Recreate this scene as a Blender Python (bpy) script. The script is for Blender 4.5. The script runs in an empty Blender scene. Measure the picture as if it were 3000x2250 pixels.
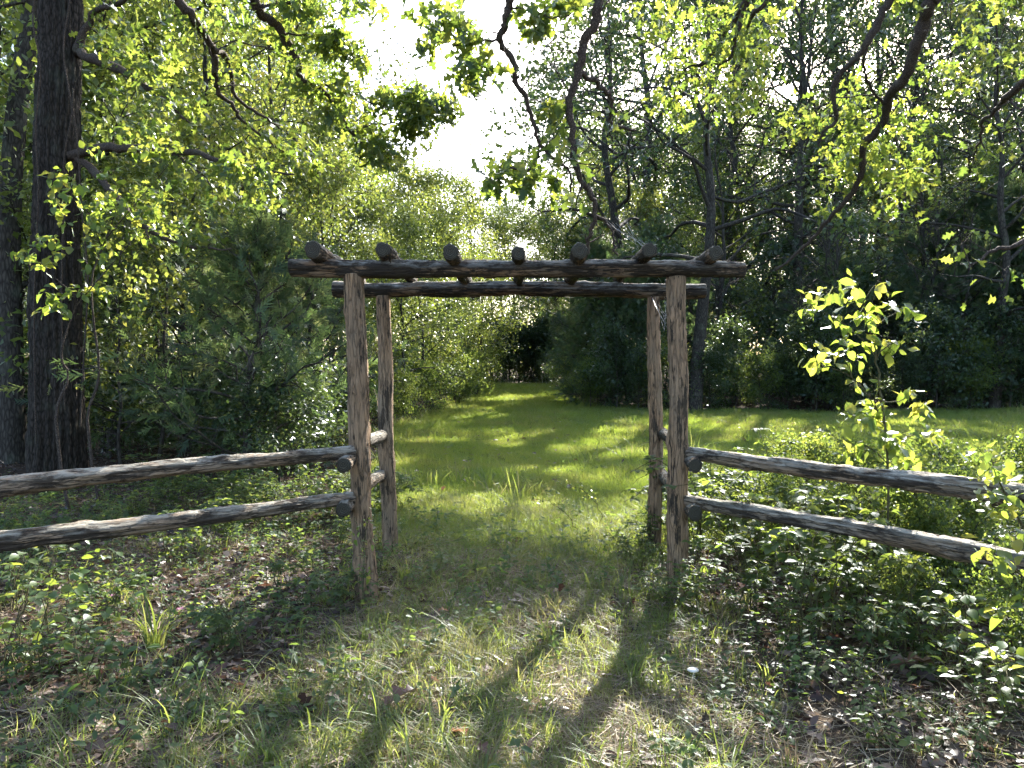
import bpy, math, random
import numpy as np
from mathutils import Matrix, Vector

# ------------------------------------------------------------------ camera, sky, sun
S = bpy.context.scene
C = S.collection
F = 2253.0                      # focal length in photo pixels (3000 wide)
CAM_H = 1.55
PITCH = math.atan(25.0 / F)     # horizon sits 25 px above the middle
cam_d = bpy.data.cameras.new('camera')
cam = bpy.data.objects.new('camera', cam_d); C.objects.link(cam)
cam_d.sensor_width = 36.0; cam_d.lens = 36.0 * F / 3000.0
cam_d.clip_start = 0.05; cam_d.clip_end = 900
cam.location = (0, 0, CAM_H); cam.rotation_euler = (math.pi / 2 - PITCH, 0, 0)
S.camera = cam

SUN_AZ = math.radians(23.5)     # to the right of straight ahead
SUN_EL = math.radians(32.0)
W = bpy.data.worlds.new('World'); S.world = W; W.use_nodes = True
wn = W.node_tree.nodes; wl = W.node_tree.links
bg = wn['Background']
sky = wn.new('ShaderNodeTexSky'); sky.sky_type = 'NISHITA'; sky.sun_disc = False
sky.sun_elevation = SUN_EL; sky.sun_rotation = SUN_AZ
sky.air_density = 1.0; sky.dust_density = 2.5; sky.ozone_density = 1.0
wl.new(sky.outputs[0], bg.inputs[0]); bg.inputs[1].default_value = 0.115
sun_d = bpy.data.lights.new('sun', 'SUN'); sun_d.energy = 5.0; sun_d.angle = math.radians(0.53)
sun_d.color = (1.0, 0.94, 0.83)
sun = bpy.data.objects.new('sun', sun_d); C.objects.link(sun)
SUN = Vector((math.sin(SUN_AZ) * math.cos(SUN_EL), math.cos(SUN_AZ) * math.cos(SUN_EL), math.sin(SUN_EL)))
sun.rotation_euler = SUN.to_track_quat('Z', 'Y').to_euler(); sun.location = (12, 25, 20)
S.view_settings.view_transform = 'Standard'; S.view_settings.look = 'None'
S.view_settings.exposure = 2.4; S.view_settings.gamma = 1.0
S.render.engine = 'CYCLES'
S.cycles.max_bounces = 4; S.cycles.diffuse_bounces = 3; S.cycles.transmission_bounces = 2; S.cycles.volume_bounces = 0
S.cycles.use_adaptive_sampling = True; S.cycles.adaptive_threshold = .03; S.cycles.use_denoising = True
S.cycles.glossy_bounces = 2; S.cycles.caustics_reflective = False; S.cycles.caustics_refractive = False

# ------------------------------------------------------------------ helpers
rs = np.random.RandomState
def nrm(a): return a / np.maximum(np.linalg.norm(a, axis=-1, keepdims=True), 1e-9)

def P(u, v, D):
    """photo pixel at depth D (metres along y) -> world point"""
    a = (u - 1500.0) / F; b = -(v - 1125.0) / F
    dy = math.cos(PITCH) + b * math.sin(PITCH); dz = b * math.cos(PITCH) - math.sin(PITCH)
    return np.array([a / dy * D, D, CAM_H + dz / dy * D])

def gz(x, y):
    x = np.asarray(x, float); y = np.asarray(y, float)
    t = np.maximum(0, y - 8.0)
    z = 0.020 * t * t / (t + 4.0) + 0.0006 * np.maximum(0, y - 60) ** 1.5
    z = z + 0.022 * np.sin(x * 1.3 + 0.5) * np.cos(y * 1.1) + 0.012 * np.sin(x * 3.1 + y * 2.3)
    z = z + 0.05 * np.sin(x * .35 + 1.0) * np.sin(y * .3) * np.clip((y - 6) / 10, 0, 1)
    return z

def lawn_mask(x, y):
    """1 on the mown lawn, 0 elsewhere (soft edge)"""
    x = np.asarray(x, float); y = np.asarray(y, float)
    wob = 0.25 * np.sin(x * 1.7 + y) + 0.2 * np.sin(y * 1.3)
    left = np.interp(y, [6, 9, 14, 20, 27, 40, 56], [-1.6, -2.0, -2.6, -3.2, -2.5, -1.7, -1.2])
    right = np.interp(y, [6, 9, 25, 26.5, 28, 40, 56], [3, 40, 40, 30, 3.0, 2.9, 2.6])
    near = np.clip((y - 6.4 + wob - np.clip(np.abs(x) - 1.0, 0, 2) * .5) / 1.6, 0, 1)
    m = np.clip((x - left + wob * .5) / .5, 0, 1) * np.clip((right - x + wob * .5) / .6, 0, 1)
    return m * near * np.clip((57 - y) / 2, 0, 1)

class Acc:
    def __init__(s): s.v = []; s.f = []; s.n = 0; s.t = []
    def add(s, v, f, t=0.5):
        v = np.asarray(v, np.float32).reshape(-1, 3); f = np.asarray(f, np.int32)
        s.v.append(v); s.f.append(f + s.n); s.n += len(v)
        s.t.append(np.broadcast_to(np.asarray(t, np.float32), (len(f),)))
    def mesh(s, name, mat, smooth=False, offset=None):
        me = bpy.data.meshes.new(name)
        if not s.v: return me
        v = np.concatenate(s.v)
        if offset is not None: v = v - np.asarray(offset, np.float32)
        tot = np.concatenate([np.full(len(f), f.shape[1], np.int32) for f in s.f])
        idx = np.concatenate([f.ravel() for f in s.f]).astype(np.int32)
        me.vertices.add(len(v)); me.vertices.foreach_set('co', v.astype(np.float32).ravel())
        me.loops.add(len(idx)); me.loops.foreach_set('vertex_index', idx)
        me.polygons.add(len(tot)); st = np.zeros(len(tot), np.int32); st[1:] = np.cumsum(tot)[:-1]
        me.polygons.foreach_set('loop_start', st)
        try: me.polygons.foreach_set('loop_total', tot)
        except Exception: pass
        if smooth: me.polygons.foreach_set('use_smooth', np.ones(len(tot), bool))
        at = me.attributes.new('tint', 'FLOAT', 'FACE'); at.data.foreach_set('value', np.concatenate(s.t).astype(np.float32))
        me.update(calc_edges=True)
        if mat: me.materials.append(mat)
        return me

def link(name, data, parent=None, loc=None):
    o = bpy.data.objects.new(name, data); C.objects.link(o)
    if parent: o.parent = parent
    if loc is not None: o.location = loc
    return o
def tag(o, label, cat, group=None):
    o['label'] = label; o['category'] = cat
    if group: o['group'] = group
    return o
def thing(name, label, cat, loc=(0, 0, 0), group=None, rotz=0):
    o = link(name, None, None, loc); o.empty_display_size = .2; o.rotation_euler[2] = rotz
    return tag(o, label, cat, group)

def tube(acc, pts, rad, seg=6, t=0.5, cap=True):
    pts = np.asarray(pts, float); n = len(pts); rad = np.broadcast_to(np.asarray(rad, float), (n,))
    tan = nrm(np.gradient(pts, axis=0))
    ref = np.array([0.31, 0.52, 0.79]) if abs(tan[0] @ nrm(np.array([0.31, 0.52, 0.79]))) < .9 else np.array([1., 0, 0])
    a = nrm(np.cross(tan, ref)); b = np.cross(tan, a)
    th = np.arange(seg) / seg * 2 * np.pi
    v = pts[:, None] + rad[:, None, None] * (np.cos(th)[None, :, None] * a[:, None] + np.sin(th)[None, :, None] * b[:, None])
    i = np.arange(n - 1)[:, None] * seg; j = np.arange(seg)[None]; k = (j + 1) % seg
    f = np.stack([i + j, i + k, i + seg + k, i + seg + j], -1).reshape(-1, 4)
    acc.add(v.reshape(-1, 3), f, t)
    if cap:
        tip = np.concatenate([v[-1], pts[-1:] + tan[-1:] * rad[-1] * .6])
        acc.add(tip, np.stack([np.arange(seg), (np.arange(seg) + 1) % seg, np.full(seg, seg)], -1), t)

def smooth_path(pts, m=4):
    """Catmull-Rom resampling"""
    p = np.asarray(pts, float)
    if len(p) < 3: return np.linspace(p[0], p[-1], m + 1) if len(p) == 2 else p
    q = np.concatenate([2 * p[:1] - p[1:2], p, 2 * p[-1:] - p[-2:-1]])
    out = []
    for i in range(1, len(q) - 2):
        for s in range(m):
            t = s / m
            out.append(.5 * ((2 * q[i]) + (-q[i-1] + q[i+1]) * t + (2*q[i-1] - 5*q[i] + 4*q[i+1] - q[i+2]) * t*t + (-q[i-1] + 3*q[i] - 3*q[i+1] + q[i+2]) * t**3))
    out.append(p[-1]); return np.array(out)

# leaf templates: stem at origin, tip along +Y, normal +Z, unit length
def leaf_template(half, fold=.18, droop=.15):
    half = np.array(half, float); n = len(half); y = half[:, 1]
    mid = np.stack([np.zeros(n), y, -droop * y * y], -1)
    R = np.stack([half[:, 0], y, fold * half[:, 0] - droop * y * y], -1)
    L = R * np.array([-1, 1, 1])
    v = np.concatenate([mid, R, L]); f = []
    for i in range(n - 1):
        f.append([i, n + i, n + i + 1, i + 1]); f.append([i, i + 1, 2 * n + i + 1, 2 * n + i])
    return v, np.array(f)
OAK = leaf_template([(.012, 0), (.02, .14), (.13, .22), (.24, .30), (.10, .40), (.30, .56), (.37, .62), (.13, .68), (.24, .84), (.10, .90), (.015, 1)], .22, .16)
OAK_S = leaf_template([(.02, 0), (.20, .28), (.09, .42), (.34, .60), (.12, .70), (.18, .88), (.02, 1)], .2, .12)
OVATE = leaf_template([(.012, 0), (.014, .1), (.19, .24), (.30, .46), (.25, .68), (.12, .87), (.01, 1)], .2, .22)
OVATE_S = leaf_template([(.02, 0), (.24, .3), (.2, .7), (.01, 1)], .25, .2)
QUAD = (np.array([[0, 0, 0], [.30, .5, .07], [0, 1, -.08], [-.30, .5, .07]]), np.array([[0, 1, 2, 3]]))
TRI_BLADE = (np.array([[-.5, 0, 0], [.5, 0, 0], [0, 1, 0]]), np.array([[0, 1, 2]]))
def spray_template(seed, n=9):
    r = rs(seed); V = []; Fc = []
    for i in range(n):
        t = (i + .3) / n; s = (-1) ** i; a = s * (0.55 + .3 * r.rand()); base = np.array([0, t * .75, -.06 * t]); l = (.42 - .22 * t) * r.uniform(.8, 1.2)
        d = np.array([math.sin(a), math.cos(a), r.uniform(-.35, .35)]); w = np.array([math.cos(a), -math.sin(a), 0]) * .042
        k = len(V) * 1; V += [base - w, base + w, base + d * l]; Fc.append([k, k + 1, k + 2])
    k = len(V); V += [[-.02, 0, 0], [.02, 0, 0], [0, 1, -.08]]; Fc.append([k, k + 1, k + 2])
    return np.array(V, float), np.array(Fc)
SPRAY = [spray_template(i) for i in range(3)]

def frames(d, n):
    y = nrm(d); z = nrm(n - (n * y).sum(-1, keepdims=True) * y); x = np.cross(y, z)
    return np.stack([x, y, z], -1)                # columns
def put(acc, tmpl, pos, Rm, scale, tint):
    v, f = tmpl; N = len(pos); scale = np.broadcast_to(np.asarray(scale, float), (N,)) if np.ndim(scale) < 2 else scale
    lv = v[None] * (scale[:, None, None] if scale.ndim == 1 else scale[:, None, :])
    vv = np.einsum('nij,nkj->nki', Rm, lv) + pos[:, None]
    ff = (f[None] + (np.arange(N) * len(v))[:, None, None]).reshape(-1, f.shape[1])
    acc.add(vv.reshape(-1, 3), ff, np.repeat(tint, len(f)))
def rand_frames(r, N, up=.9, droop=.3, dirs=None):
    n = r.randn(N, 3) * .55 + np.array([0, 0, up]); d = r.randn(N, 3); d[:, 2] -= droop
    if dirs is not None: d = dirs + r.randn(N, 3) * .35
    return frames(d, n)

# ------------------------------------------------------------------ materials
def mat(name):
    m = bpy.data.materials.new(name); m.use_nodes = True; nt = m.node_tree
    for n in list(nt.nodes): nt.nodes.remove(n)
    out = nt.nodes.new('ShaderNodeOutputMaterial'); return m, nt, out
def N(nt, typ, **kw):
    n = nt.nodes.new(typ)
    for k, v in kw.items(): setattr(n, k, v)
    return n
def ramp(nt, fac, stops):
    r = nt.nodes.new('ShaderNodeValToRGB'); e = r.color_ramp.elements
    while len(e) < len(stops): e.new(.5)
    for i, (p, c) in enumerate(stops): e[i].position = p; e[i].color = (*c, 1)
    nt.links.new(fac, r.inputs[0]); return r.outputs[0]
def mth(nt, op, a, b=None, clamp=False):
    n = N(nt, 'ShaderNodeMath', operation=op, use_clamp=clamp)
    for i, x in enumerate((a, b)):
        if x is None: continue
        if isinstance(x, (int, float)): n.inputs[i].default_value = x
        else: nt.links.new(x, n.inputs[i])
    return n.outputs[0]
def mixc(nt, fac, a, b, mode='MIX'):
    n = N(nt, 'ShaderNodeMix', data_type='RGBA', blend_type=mode)
    for i, x in ((0, fac), (6, a), (7, b)):
        if isinstance(x, (int, float)): n.inputs[i].default_value = x
        elif isinstance(x, tuple): n.inputs[i].default_value = (*x, 1)
        else: nt.links.new(x, n.inputs[i])
    return n.outputs[2]

def leaf_mat(name, refl, trans, tmix=.5, gloss=.45, rough=.38, objrand=.0, patchy=0):
    soft = lambda c, k, b: tuple(x + (sum(c) / 3 - x) * k + e for x, e in zip(c, (0, 0, b)))
    refl = [soft(c, .08, .004) for c in refl]; trans = [soft(c, .06, .008) for c in trans]
    m, nt, out = mat(name); L = nt.links
    at = N(nt, 'ShaderNodeAttribute', attribute_name='tint'); t = at.outputs['Fac']
    if objrand:
        oi = N(nt, 'ShaderNodeObjectInfo'); t = mth(nt, 'ADD', mth(nt, 'MULTIPLY', t, 1 - objrand), mth(nt, 'MULTIPLY', oi.outputs['Random'], objrand))
    if patchy:
        gp = N(nt, 'ShaderNodeNewGeometry'); nz = N(nt, 'ShaderNodeTexNoise'); nz.inputs['Scale'].default_value = patchy; nz.inputs['Detail'].default_value = 4; L.new(gp.outputs['Position'], nz.inputs['Vector'])
        t = mth(nt, 'ADD', mth(nt, 'MULTIPLY', t, .55), mth(nt, 'MULTIPLY', mth(nt, 'SUBTRACT', nz.outputs[0], .32), 1.3), True)
    k = len(refl) - 1
    rc = ramp(nt, t, [(i / k, c) for i, c in enumerate(refl)]); k = len(trans) - 1
    tc = ramp(nt, t, [(i / k, c) for i, c in enumerate(trans)])
    d = N(nt, 'ShaderNodeBsdfDiffuse'); L.new(rc, d.inputs[0])
    tr = N(nt, 'ShaderNodeBsdfTranslucent'); L.new(tc, tr.inputs[0])
    mx = N(nt, 'ShaderNodeMixShader'); mx.inputs[0].default_value = tmix; L.new(d.outputs[0], mx.inputs[1]); L.new(tr.outputs[0], mx.inputs[2])
    g = N(nt, 'ShaderNodeBsdfGlossy'); g.inputs['Roughness'].default_value = rough; g.inputs[0].default_value = (.9, .95, 1, 1)
    lw = N(nt, 'ShaderNodeLayerWeight'); fz = mth(nt, 'POWER', lw.outputs['Facing'], 4.0)
    fz = mth(nt, 'ADD', mth(nt, 'MULTIPLY', fz, gloss), .02)
    m2 = N(nt, 'ShaderNodeMixShader'); L.new(fz, m2.inputs[0]); L.new(mx.outputs[0], m2.inputs[1]); L.new(g.outputs[0], m2.inputs[2])
    L.new(m2.outputs[0], out.inputs[0]); return m

M = {}
M['oak'] = leaf_mat('oak_leaf', [(.030, .060, .016), (.045, .085, .02), (.075, .10, .025)], [(.16, .26, .02), (.28, .38, .03), (.42, .45, .04)], .5)
M['brightleaf'] = leaf_mat('young_leaf', [(.05, .10, .02), (.07, .13, .03), (.11, .14, .03)], [(.28, .42, .03), (.40, .50, .04), (.55, .52, .06)], .52)
M['forest'] = leaf_mat('forest_leaf', [(.028, .058, .018), (.05, .085, .022), (.09, .10, .03)], [(.16, .27, .03), (.28, .36, .04), (.46, .42, .06)], .5, objrand=.3)
M['yellowleaf'] = leaf_mat('yellowing_leaf', [(.04, .08, .02), (.07, .105, .028), (.11, .12, .035)], [(.22, .33, .04), (.34, .42, .05), (.48, .46, .07)], .52, objrand=.3)
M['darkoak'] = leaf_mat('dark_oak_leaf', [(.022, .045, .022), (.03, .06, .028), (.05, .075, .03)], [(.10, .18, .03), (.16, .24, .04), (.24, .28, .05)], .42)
M['cedar'] = leaf_mat('cedar_spray', [(.022, .05, .02), (.035, .068, .026), (.06, .07, .03)], [(.10, .18, .04), (.16, .24, .06), (.24, .25, .08)], .45, gloss=.06, rough=.6)
M['shrub'] = leaf_mat('shrub_leaf', [(.03, .06, .02), (.045, .085, .025), (.08, .11, .03)], [(.18, .30, .03), (.30, .40, .04), (.45, .46, .05)], .5, gloss=.10, rough=.5, objrand=.2)
M['weed'] = leaf_mat('weed_leaf', [(.028, .06, .024), (.045, .085, .03), (.07, .11, .03)], [(.16, .30, .04), (.28, .40, .05), (.42, .46, .06)], .5, gloss=.09, rough=.55, objrand=.2)
M['grass'] = leaf_mat('lawn_grass_blade', [(.06, .11, .02), (.09, .14, .028), (.17, .17, .06)], [(.28, .44, .03), (.42, .52, .04), (.56, .5, .12)], .5, gloss=.25, rough=.5, objrand=.4, patchy=.75)
M['wildgrass'] = leaf_mat('wild_grass_blade', [(.045, .085, .02), (.08, .12, .03), (.17, .15, .07)], [(.22, .36, .03), (.36, .44, .05), (.5, .42, .16)], .5, gloss=.14, rough=.5, objrand=.35, patchy=1.6)
M['straw'] = leaf_mat('dry_straw', [(.18, .13, .075), (.32, .25, .15), (.46, .38, .25)], [(.16, .11, .05), (.24, .17, .08), (.3, .22, .12)], .3, gloss=.12, rough=.5)
M['litter'] = leaf_mat('dead_leaf', [(.03, .02, .015), (.085, .055, .038), (.24, .165, .12)], [(.07, .03, .015), (.16, .07, .03), (.26, .14, .07)], .28, gloss=.35, rough=.45)
M['rustleaf'] = leaf_mat('orange_leaf', [(.30, .09, .03), (.36, .13, .05), (.24, .10, .05)], [(.5, .14, .03), (.5, .2, .05), (.3, .12, .04)], .4)
M['brownleaf'] = leaf_mat('brown_leaf', [(.11, .055, .035), (.15, .08, .05), (.2, .12, .08)], [(.15, .05, .02), (.2, .08, .03), (.2, .1, .05)], .3)
M['web'] = leaf_mat('spider_silk', [(.7, .7, .7), (.75, .75, .75)], [(.7, .7, .7), (.7, .7, .7)], .5, gloss=.5)
M['petal'] = leaf_mat('pink_petal', [(.35, .12, .22), (.45, .2, .3)], [(.4, .12, .2), (.5, .2, .3)], .4)

def bark_mat(name, dark, light, scale=(14, 14, 3.0), bump=.6, lichen=0.0, rough=.9):
    m, nt, out = mat(name); L = nt.links
    tc = N(nt, 'ShaderNodeTexCoord'); mp = N(nt, 'ShaderNodeMapping'); mp.inputs['Scale'].default_value = scale
    L.new(tc.outputs['Object'], mp.inputs[0])
    n1 = N(nt, 'ShaderNodeTexNoise'); n1.inputs['Scale'].default_value = 1.0; n1.inputs['Detail'].default_value = 6; n1.inputs['Roughness'].default_value = .65
    L.new(mp.outputs[0], n1.inputs['Vector'])
    vo = N(nt, 'ShaderNodeTexVoronoi', feature='DISTANCE_TO_EDGE'); vo.inputs['Scale'].default_value = 1.3; L.new(mp.outputs[0], vo.inputs['Vector'])
    h = mth(nt, 'ADD', mth(nt, 'MULTIPLY', n1.outputs[0], .7), mth(nt, 'MINIMUM', mth(nt, 'MULTIPLY', vo.outputs[0], 1.4), .45))
    c = ramp(nt, h, [(.3, dark), (.85, light)])
    if lichen:
        n2 = N(nt, 'ShaderNodeTexNoise'); n2.inputs['Scale'].default_value = 3.0; n2.inputs['Detail'].default_value = 5; L.new(tc.outputs['Object'], n2.inputs['Vector'])
        c = mixc(nt, ramp(nt, n2.outputs[0], [(.55, (0, 0, 0)), (.7, (lichen,) * 3)]), c, (.16, .19, .14))
    b = N(nt, 'ShaderNodeBsdfPrincipled'); L.new(c, b.inputs['Base Color']); b.inputs['Roughness'].default_value = rough
    b.inputs['Specular IOR Level'].default_value = .25
    bp = N(nt, 'ShaderNodeBump'); bp.inputs['Strength'].default_value = bump; bp.inputs['Distance'].default_value = .02
    L.new(h, bp.inputs['Height']); L.new(bp.outputs[0], b.inputs['Normal']); L.new(b.outputs[0], out.inputs[0]); return m
M['bark'] = bark_mat('oak_bark', (.012, .010, .008), (.060, .048, .040), (22, 22, 6), .9, .15)
M['barkfar'] = bark_mat('forest_bark', (.02, .017, .014), (.085, .075, .065), (16, 16, 5), .6, .25)
M['twig'] = bark_mat('twig_bark', (.03, .022, .018), (.11, .085, .07), (40, 40, 25), .6, .15)
M['stem'] = bark_mat('green_stem', (.05, .045, .02), (.13, .12, .06), (60, 60, 20), .3)

def log_mat(name, bark, grey, warm, barkamt, warmamt, pale_top=0.0, dirt=1.0):
    m, nt, out = mat(name); L = nt.links
    tc = N(nt, 'ShaderNodeTexCoord'); oi = N(nt, 'ShaderNodeObjectInfo')
    off = N(nt, 'ShaderNodeVectorMath', operation='ADD'); L.new(tc.outputs['Object'], off.inputs[0])
    cx = N(nt, 'ShaderNodeCombineXYZ'); L.new(mth(nt, 'MULTIPLY', oi.outputs['Random'], 37.0), cx.inputs[0]); L.new(mth(nt, 'MULTIPLY', oi.outputs['Random'], 11.0), cx.inputs[2]); L.new(cx.outputs[0], off.inputs[1])
    def noise(sc, det=5, ro=.6):
        mp = N(nt, 'ShaderNodeMapping'); mp.inputs['Scale'].default_value = sc; L.new(off.outputs[0], mp.inputs[0])
        n = N(nt, 'ShaderNodeTexNoise'); n.inputs['Scale'].default_value = 1; n.inputs['Detail'].default_value = det; n.inputs['Roughness'].default_value = ro
        L.new(mp.outputs[0], n.inputs['Vector']); return n.outputs[0]
    fib = noise((95, 95, 7.0), 6, .72); pat = noise((13, 13, 3.4), 5, .65); big = noise((6, 6, 1.6), 4, .6); fine = noise((260, 260, 30), 3, .7); grime = noise((4, 4, 2.2), 5, .7)
    mp = N(nt, 'ShaderNodeMapping'); mp.inputs['Scale'].default_value = (34, 34, 3.2); L.new(off.outputs[0], mp.inputs[0])
    wv = N(nt, 'ShaderNodeVectorMath', operation='ADD'); L.new(mp.outputs[0], wv.inputs[0]); cw = N(nt, 'ShaderNodeCombineXYZ'); L.new(mth(nt, 'MULTIPLY', big, 3.0), cw.inputs[0]); L.new(mth(nt, 'MULTIPLY', pat, 2.0), cw.inputs[1]); L.new(cw.outputs[0], wv.inputs[1])
    vo = N(nt, 'ShaderNodeTexVoronoi', feature='DISTANCE_TO_EDGE'); vo.inputs['Scale'].default_value = 1.0; L.new(wv.outputs[0], vo.inputs['Vector'])
    crack = ramp(nt, vo.outputs[0], [(.0, (0,) * 3), (.09, (1,) * 3)])
    wood = mixc(nt, ramp(nt, big, [(.5 - warmamt * .3, (0, 0, 0)), (.72 - warmamt * .3, (1, 1, 1))]), grey, warm)
    wood = mixc(nt, ramp(nt, fib, [(.32, (1 - .75 * dirt,) * 3), (.62, (1,) * 3)]), (.03, .022, .017), wood)
    wood = mixc(nt, mth(nt, 'SUBTRACT', 1.0, mth(nt, 'MULTIPLY', mth(nt, 'SUBTRACT', 1.0, crack), .8 * dirt)), (.012, .009, .007), wood)
    wood = mixc(nt, ramp(nt, grime, [(.36, (1 - .45 * dirt,) * 3), (.6, (1,) * 3)]), tuple(x * .3 for x in grey), wood)
    bk = mixc(nt, ramp(nt, fib, [(.35, (0,) * 3), (.65, (1,) * 3)]), tuple(x * .25 for x in bark), bark)
    msk = ramp(nt, mth(nt, 'ADD', mth(nt, 'MULTIPLY', pat, .7), mth(nt, 'MULTIPLY', fib, .3)), [(.38 + barkamt * .22, (1,) * 3), (.42 + barkamt * .22, (0,) * 3)])
    col = mixc(nt, msk, wood, bk)
    if pale_top:
        gm = N(nt, 'ShaderNodeNewGeometry'); sx = N(nt, 'ShaderNodeSeparateXYZ'); L.new(gm.outputs['Normal'], sx.inputs[0])
        k = mth(nt, 'MULTIPLY', ramp(nt, noise((20, 20, 8), 6, .7), [(.42, (0,) * 3), (.56, (pale_top,) * 3)]), mth(nt, 'MAXIMUM', sx.outputs[2], 0.0))
        col = mixc(nt, k, col, (.42, .40, .34))  # upward faces paler: bleached wood, with the sunlit sheen put into the colour
    h = mth(nt, 'ADD', mth(nt, 'ADD', mth(nt, 'MULTIPLY', fib, .8), mth(nt, 'MULTIPLY', fine, .3)), mth(nt, 'ADD', mth(nt, 'MULTIPLY', msk, .4), mth(nt, 'MULTIPLY', crack, .5)))
    b = N(nt, 'ShaderNodeBsdfPrincipled'); L.new(col, b.inputs['Base Color']); b.inputs['Roughness'].default_value = .82; b.inputs['Specular IOR Level'].default_value = .3
    bp = N(nt, 'ShaderNodeBump'); bp.inputs['Strength'].default_value = 1.0; bp.inputs['Distance'].default_value = .016
    L.new(h, bp.inputs['Height']); L.new(bp.outputs[0], b.inputs['Normal']); L.new(b.outputs[0], out.inputs[0]); return m
M['post'] = log_mat('weathered_cedar_post', (.10, .075, .052), (.32, .245, .17), (.42, .275, .165), .22, .7, 0.0, .65)
M['beam'] = log_mat('barked_cedar_beam', (.060, .047, .034), (.24, .185, .13), (.34, .21, .12), .58, .3, .8)
M['rail'] = log_mat('cedar_rail', (.085, .066, .05), (.36, .295, .225), (.40, .285, .19), .38, .35, 1.0)
def endgrain():
    m, nt, out = mat('cut_log_end'); L = nt.links
    tc = N(nt, 'ShaderNodeTexCoord'); w = N(nt, 'ShaderNodeTexWave', wave_type='RINGS', rings_direction='Z'); w.inputs['Scale'].default_value = 30; w.inputs['Distortion'].default_value = 9; w.inputs['Detail'].default_value = 3
    L.new(tc.outputs['Object'], w.inputs['Vector'])
    c = ramp(nt, w.outputs[1], [(0, (.018, .016, .011)), (1, (.062, .055, .038))])
    b = N(nt, 'ShaderNodeBsdfPrincipled'); L.new(c, b.inputs['Base Color']); b.inputs['Roughness'].default_value = .9
    bp = N(nt, 'ShaderNodeBump'); bp.inputs['Strength'].default_value = .6; bp.inputs['Distance'].default_value = .004; L.new(w.outputs[1], bp.inputs['Height']); L.new(bp.outputs[0], b.inputs['Normal'])
    L.new(b.outputs[0], out.inputs[0]); return m
M['end'] = endgrain()

# ------------------------------------------------------------------ ground
def ground_material():
    m, nt, out = mat('earth_and_turf'); L = nt.links
    tc = N(nt, 'ShaderNodeTexCoord')
    def noise(s, d=6, r=.6):
        n = N(nt, 'ShaderNodeTexNoise'); n.inputs['Scale'].default_value = s; n.inputs['Detail'].default_value = d; n.inputs['Roughness'].default_value = r; L.new(tc.outputs['Object'], n.inputs['Vector']); return n.outputs[0]
    n1 = noise(1.2); n2 = noise(14, 8, .7); n3 = noise(55, 5, .7)
    soil = ramp(nt, n2, [(.3, (.028, .020, .015)), (.55, (.075, .052, .038)), (.75, (.15, .11, .08))])
    dry = ramp(nt, n3, [(.3, (.09, .07, .035)), (.7, (.27, .21, .125))])
    turf = ramp(nt, n2, [(.3, (.035, .05, .015)), (.7, (.10, .11, .04))])
    lw = N(nt, 'ShaderNodeAttribute', attribute_name='lawn'); pw = N(nt, 'ShaderNodeAttribute', attribute_name='path')
    col = mixc(nt, mth(nt, 'MULTIPLY', pw.outputs['Fac'], ramp(nt, n1, [(.35, (.2,) * 3), (.6, (.9,) * 3)])), soil, dry)
    col = mixc(nt, lw.outputs['Fac'], col, turf)
    b = N(nt, 'ShaderNodeBsdfPrincipled'); L.new(col, b.inputs['Base Color']); b.inputs['Roughness'].default_value = .95; b.inputs['Specular IOR Level'].default_value = .1
    bp = N(nt, 'ShaderNodeBump'); bp.inputs['Strength'].default_value = .8; bp.inputs['Distance'].default_value = .03
    L.new(mth(nt, 'ADD', n2, mth(nt, 'MULTIPLY', n3, .5)), bp.inputs['Height']); L.new(bp.outputs[0], b.inputs['Normal']); L.new(b.outputs[0], out.inputs[0]); return m
def path_mask(x, y):
    c = np.interp(y, [0, 5.3, 8], [-.15, .05, .1]); return np.clip(1.5 - np.abs(np.asarray(x) - c) / .95, 0, 1) * np.clip((11 - np.asarray(y)) / 3, 0, 1)
def build_ground():
    sx = np.linspace(-1, 1, 170); xs = np.sinh(sx * 4.2) / math.sinh(4.2) * 320
    sy = np.linspace(0, 1, 190); ys = -40 + 46 * sy / .22 * (sy < .22) ; ys = np.where(sy < .22, -40 + 41 * sy / .22, 1 + np.sinh((sy - .22) / .78 * 4.0) / math.sinh(4.0) * 420)
    X, Y = np.meshgrid(xs, ys); Z = gz(X, Y)
    n, k = X.shape; i = np.arange(n - 1)[:, None] * k + np.arange(k - 1)[None]
    f = np.stack([i, i + 1, i + k + 1, i + k], -1).reshape(-1, 4)
    a = Acc(); a.add(np.stack([X, Y, Z], -1), f); me = a.mesh('ground', ground_material(), True)
    for nm, fn in (('lawn', lawn_mask), ('path', path_mask)):
        at = me.attributes.new(nm, 'FLOAT', 'POINT'); at.data.foreach_set('value', fn(X, Y).ravel().astype(np.float32))
    o = link('ground', me); o['kind'] = 'structure'
build_ground()

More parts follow.
